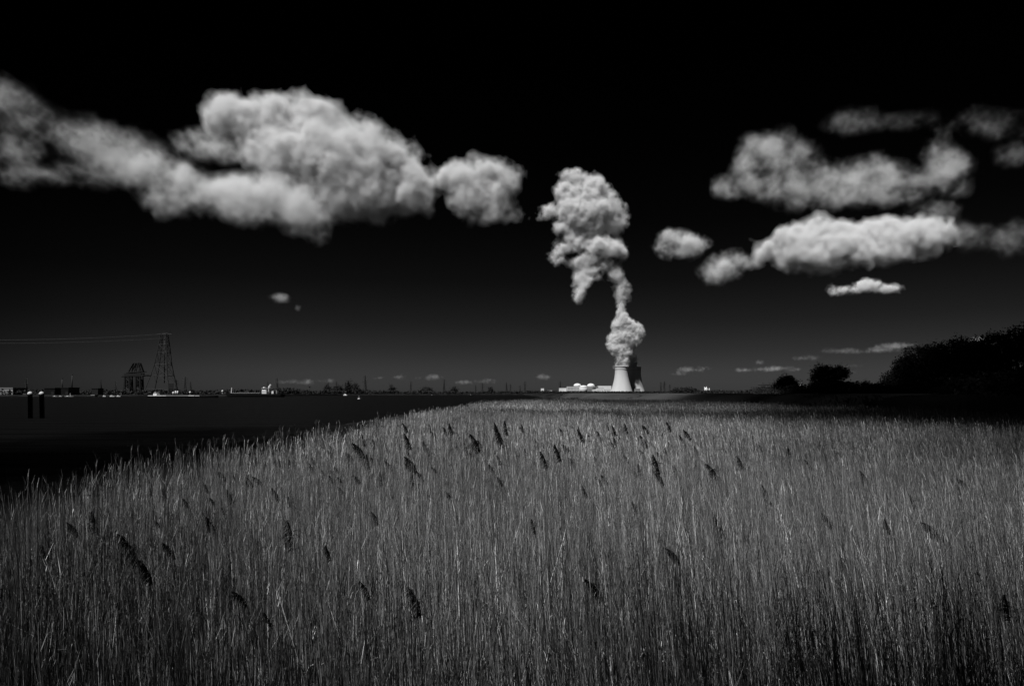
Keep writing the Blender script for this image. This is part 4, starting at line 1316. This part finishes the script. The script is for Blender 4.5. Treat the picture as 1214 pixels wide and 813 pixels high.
cloud('cloud', 'dim ragged left end of the long cloud arm, reaching the left edge of the sky', 'cloud', 4450,
      [(200, 204, 34, 16), (168, 194, 36, 19), (136, 184, 36, 20), (104, 170, 34, 17), (70, 158, 30, 15), (34, 142, 28, 13), (8, 124, 24, 12), (150, 206, 20, 8), (62, 204, 30, 6), (24, 172, 22, 8), (-10, 112, 20, 12)],
      voxel=1.3, amp=10, feature=30, soft=7, dens=0.014, seed=18, puff=-0.6, group=CUM)
cloud('cloud', 'thin wisp of cloud between the long slanting cloud arm and the bright cloud head', 'cloud', 4600,
      [(250, 172, 26, 8), (270, 180, 20, 7), (232, 162, 14, 6)], voxel=1.5, amp=6, feature=30, soft=5, dens=0.04, seed=21, puff=-0.6, group=CUM)
cloud('cloud', 'small squarish puffed cloud between the big left cloud and the steam plume', 'cloud', 4600,
      [(548, 208, 24, 20), (582, 206, 26, 18), (560, 232, 30, 24), (588, 248, 20, 15), (600, 215, 10, 10), (575, 225, 26, 22), (530, 214, 8, 8), (600, 255, 16, 8)],
      voxel=1.2, amp=6, feature=30, soft=5, dens=0.25, seed=4, puff=0.3, group=CUM)
cloud('cloud', 'upper wide ragged cloud on the right with two humps at its ends', 'cloud', 5900,
      [(912, 176, 22, 14), (936, 188, 24, 13), (884, 196, 12, 18), (900, 216, 26, 9), (950, 206, 30, 10), (965, 224, 50, 10), (1005, 212, 36, 15), (1020, 226, 50, 10), (1060, 214, 36, 13), (1096, 214, 30, 17),
       (1112, 186, 16, 20), (1126, 200, 12, 12), (1080, 228, 30, 8), (1045, 198, 20, 8)],
      voxel=1.3, amp=9.5, feature=30, soft=6, dens=0.023, seed=13, puff=.2, group=CUM)
cloud('cloud', 'faint grey streak of cloud in the top right corner of the sky', 'cloud', 6300,
      [(1012, 144, 20, 5), (1060, 148, 30, 4), (1100, 142, 22, 6), (1142, 138, 26, 10), (1175, 146, 22, 9), (1206, 184, 12, 8), (1200, 150, 20, 6)],
      voxel=1.6, amp=9, feature=28, soft=5, dens=0.006, seed=17, puff=-.5, group=CUM)
cloud('cloud', 'long bright flat based cloud on the right, below the ragged one', 'cloud', 5000,
      [(988, 274, 30, 17), (945, 288, 30, 20), (912, 302, 26, 18), (893, 312, 16, 10), (1020, 284, 36, 22), (1060, 284, 36, 22), (1096, 280, 28, 20), (960, 306, 56, 14), (1040, 302, 50, 14),
       (1100, 292, 24, 14), (1000, 296, 50, 18)],
      voxel=1.4, amp=6.5, feature=36, soft=4.5, dens=0.35, seed=6, puff=0.6, group=CUM)
cloud('cloud', 'small round grey cloud touching the left tip of the long flat cloud', 'cloud', 5000,
      [(858, 314, 15, 11), (846, 322, 14, 8), (870, 306, 9, 7)], voxel=1.2, amp=5, feature=22, soft=4.5, dens=0.08, seed=33, puff=0.2, group=CUM)
cloud('cloud', 'faint dim cloud fading out at the right edge beside the long flat cloud', 'cloud', 5100,
      [(1145, 276, 28, 9), (1190, 282, 30, 8), (1110, 252, 14, 6), (1215, 270, 20, 8)], voxel=1.6, amp=8, feature=28, soft=5, dens=0.008, seed=29, puff=-0.7, group=CUM)
cloud('cloud', 'small two humped cloud just right of the steam plume', 'cloud', 5400,
      [(796, 284, 12, 9), (820, 289, 20, 11), (788, 292, 8, 6), (806, 299, 16, 6), (836, 288, 8, 5)], voxel=1.0, amp=4.5, feature=20, soft=3.5, dens=0.12, seed=9, puff=0.4, group=CUM)
cloud('cloud', 'small lens shaped cloud under the long flat cloud on the right', 'cloud', 4700,
      [(1008, 343, 18, 5), (1028, 339, 18, 8), (1048, 343, 16, 5)], voxel=0.9, amp=3.0, feature=14, soft=2, dens=0.3, seed=12, puff=0.3, group=CUM)
cloud('cloud', 'tiny faint cloud scrap low under the long slanting cloud arm', 'cloud', 6400,
      [(331, 352, 9, 3.5), (338, 355, 7, 3), (352, 365, 5, 3)], voxel=0.7, amp=2.2, feature=10, soft=1.6, dens=0.03, seed=14, puff=-0.3, group=CUM)
# unseen clouds added behind the camera to shade wood, dyke, reeds and bank
def shade_cloud(label, gxy, alt, rx, ry, dens, seed):
    k = alt / math.tan(R(SUN_EL))
    cx, cy2 = gxy[0] - math.sin(R(SUN_AZ)) * k, gxy[1] - math.cos(R(SUN_AZ)) * k
    # modelled in metres round its own origin, then set in place
    o = cloud('cloud', label, 'cloud', FPX, [(607, 466, rx, rx * .3), (607 + rx * .5, 460, rx * .6, rx * .25, ry * .3), (607 - rx * .5, 470, rx * .6, rx * .2, -ry * .3)], voxel=rx / 28, amp=rx * .08, feature=rx * .5,
              soft=rx * .06, dens=dens, seed=seed, octaves=4, depth=ry / (rx * .65))
    o.location = (cx, cy2, alt)
shade_cloud('unseen low cloud added behind the camera to shade the dark wood', (104, 118), 800, 84, 98, .17, 51)
shade_cloud('second unseen low cloud added behind the camera to shade the dyke trees', (142, 315), 800, 50, 60, .2, 52)
shade_cloud('thin unseen cloud added behind the camera to dim the right of the reeds', (46, 36), 500, 34, 36, .13, 53)
shade_cloud('small unseen cloud added behind the camera to shade the river bank', (-32, 38), 500, 19, 50, .25, 54)

# scraps of cloud low over the horizon, far away
FAIR = 'little far clouds low over the horizon'
for k, (blobs, dn, lb) in enumerate((
    ([(607 - 268, 452.5, 11, 1.6), (352, 451.5, 6, 2)], .22, 'far cloud scrap above the stern of the cargo ship'),
    ([(357, 453.5, 9, 1.6), (364, 451.6, 6, 3)], .35, 'far cloud scrap with a bump, left of the narrow poplar'),
    ([(392, 450.6, 5, 2.6), (381, 451.4, 5, 1.2)], .25, 'small far puff above the flat topped tree'),
    ([(449, 447.6, 5, 1.6)], .3, 'tiny far puff just right of the tallest far shore pylon'),
    ([(470, 447.2, 7, 1.6), (475, 446.2, 4, 1.6)], .35, 'small far cloud between the tall pylon and the scrub foot pylon'),
    ([(512, 445.5, 5, 1.8), (517, 447.5, 5, 1.4), (501, 448, 5, 1)], .4, 'bright little far cloud left of the thin pylon in mid shore'),
    ([(572, 452.6, 10, 1.8), (582, 450.6, 6, 2), (550, 453, 6, 1.2)], .3, 'low far cloud above two close pylons near the river bend'),
    ([(644, 447.5, 5, 1.6), (650, 446.8, 4, 1.4)], .35, 'tiny far puff above the small upright block'),
    ([(812, 437.8, 7, 2.6), (822, 438.4, 10, 1.6), (806, 443.4, 6, 1.2)], .28, 'far cloud just right of the cooling towers'),
    ([(834, 436.4, 6, 1.8)], .3, 'small far puff right of the cloud beside the cooling towers'),
    ([(884, 438.8, 8, 1.6)], .3, 'small flat far cloud left of the peaked one'),
    ([(901, 429.6, 7, 3.6), (908, 437.4, 14, 2.4), (925, 436.6, 12, 1.8), (941, 438.6, 7, 2)], .4, 'peaked far cloud with a flat bright base above the round dyke tree'),
    ([(952, 424.6, 10, 2.6), (962, 423.6, 8, 2)], .25, 'pale far cloud above and left of the spreading domed tree'),
    ([(1003, 433.8, 14, 2), (996, 416, 22, 2.6)], .10, 'dim far streak of cloud above the spreading domed tree'),
    ([(1058, 410.6, 16, 4), (1075, 409, 14, 3), (1045, 415, 16, 2.4)], .22, 'pale far cloud touching the top of the dark wood'),
    ([(1015, 417, 12, 2), (1000, 441, 12, 1.4)], .10, 'faint far streak left of the pale cloud over the wood'),
    ([(1168, 402, 12, 1.8)], .4, 'narrow bright far cloud in the notch of the wood'))):
    cloud('cloud', lb, 'cloud', 14000, blobs, voxel=.45, amp=1.4, feature=7, soft=1.0, dens=dn * .05, seed=200 + k, group=FAIR, depth=1.2, octaves=4)
TY = 4300.0     # distance of the lit cooling tower
plume_root = empty('steam_plume', (gx(737, TY), TY, 170))
tag(plume_root, 'tall billowing white steam plume rising from the two cooling towers', 'steam plume')
def steam(name, blobs, **kw):
    o = cloud(name, None, None, TY, blobs, **kw)
    o.parent = plume_root
    o.location = o.location - plume_root.location
    return o
steam('billow', [(680, 211, 17, 10), (672, 227, 20, 15), (700, 228, 21, 17), (650, 250, 16, 12), (640, 256, 9, 8), (682, 250, 28, 20), (714, 250, 19, 19), (727, 264, 11, 11), (702, 266, 19, 15), (665, 269, 13, 8),
       (685, 286, 16, 11), (665, 295, 9, 8), (658, 304, 6, 5), (708, 292, 17, 13, -5), (729, 298, 13, 12, -5), (737, 301, 6, 8), (700, 310, 16, 8), (720, 314, 13, 8), (706, 322, 10, 8), (691, 333, 7, 9),
       (686, 346, 5, 8), (695, 325, 7, 7), (731, 324, 10, 9), (740, 336, 8, 8), (745, 344, 5, 6), (737, 346, 8.5, 8), (738, 355, 7.5, 8)],
      voxel=0.8, amp=5.4, feature=30, soft=3.0, dens=.5, seed=5, octaves=6, rough=.68, puff=.35)
steam('column', [(737, 363, 4.4, 6), (736, 371, 4.6, 6), (739, 379, 6, 6), (732, 387, 7, 6), (747, 388, 8, 7), (756, 393, 6, 6), (740, 398, 13, 7), (752, 402, 6, 6), (728, 404, 7, 6),
       (724, 410, 4.5, 4), (734, 412, 9, 6), (735, 420, 8.8, 6), (736.5, 427, 7.6, 5), (737, 432.5, 6.6, 3.2)],
      voxel=0.45, amp=2.4, feature=13, soft=1.6, dens=1.0, seed=7, octaves=5, rough=.7, puff=.4)
steam('rear_column', [(752.3, 431.5, 6.4, 3.6, 23), (753, 425, 6.6, 5, 23), (751, 418, 5, 5, 18), (750, 411, 5, 5, 10)],
      voxel=0.45, amp=1.6, feature=8, soft=1.0, dens=1.5, seed=8, octaves=4)
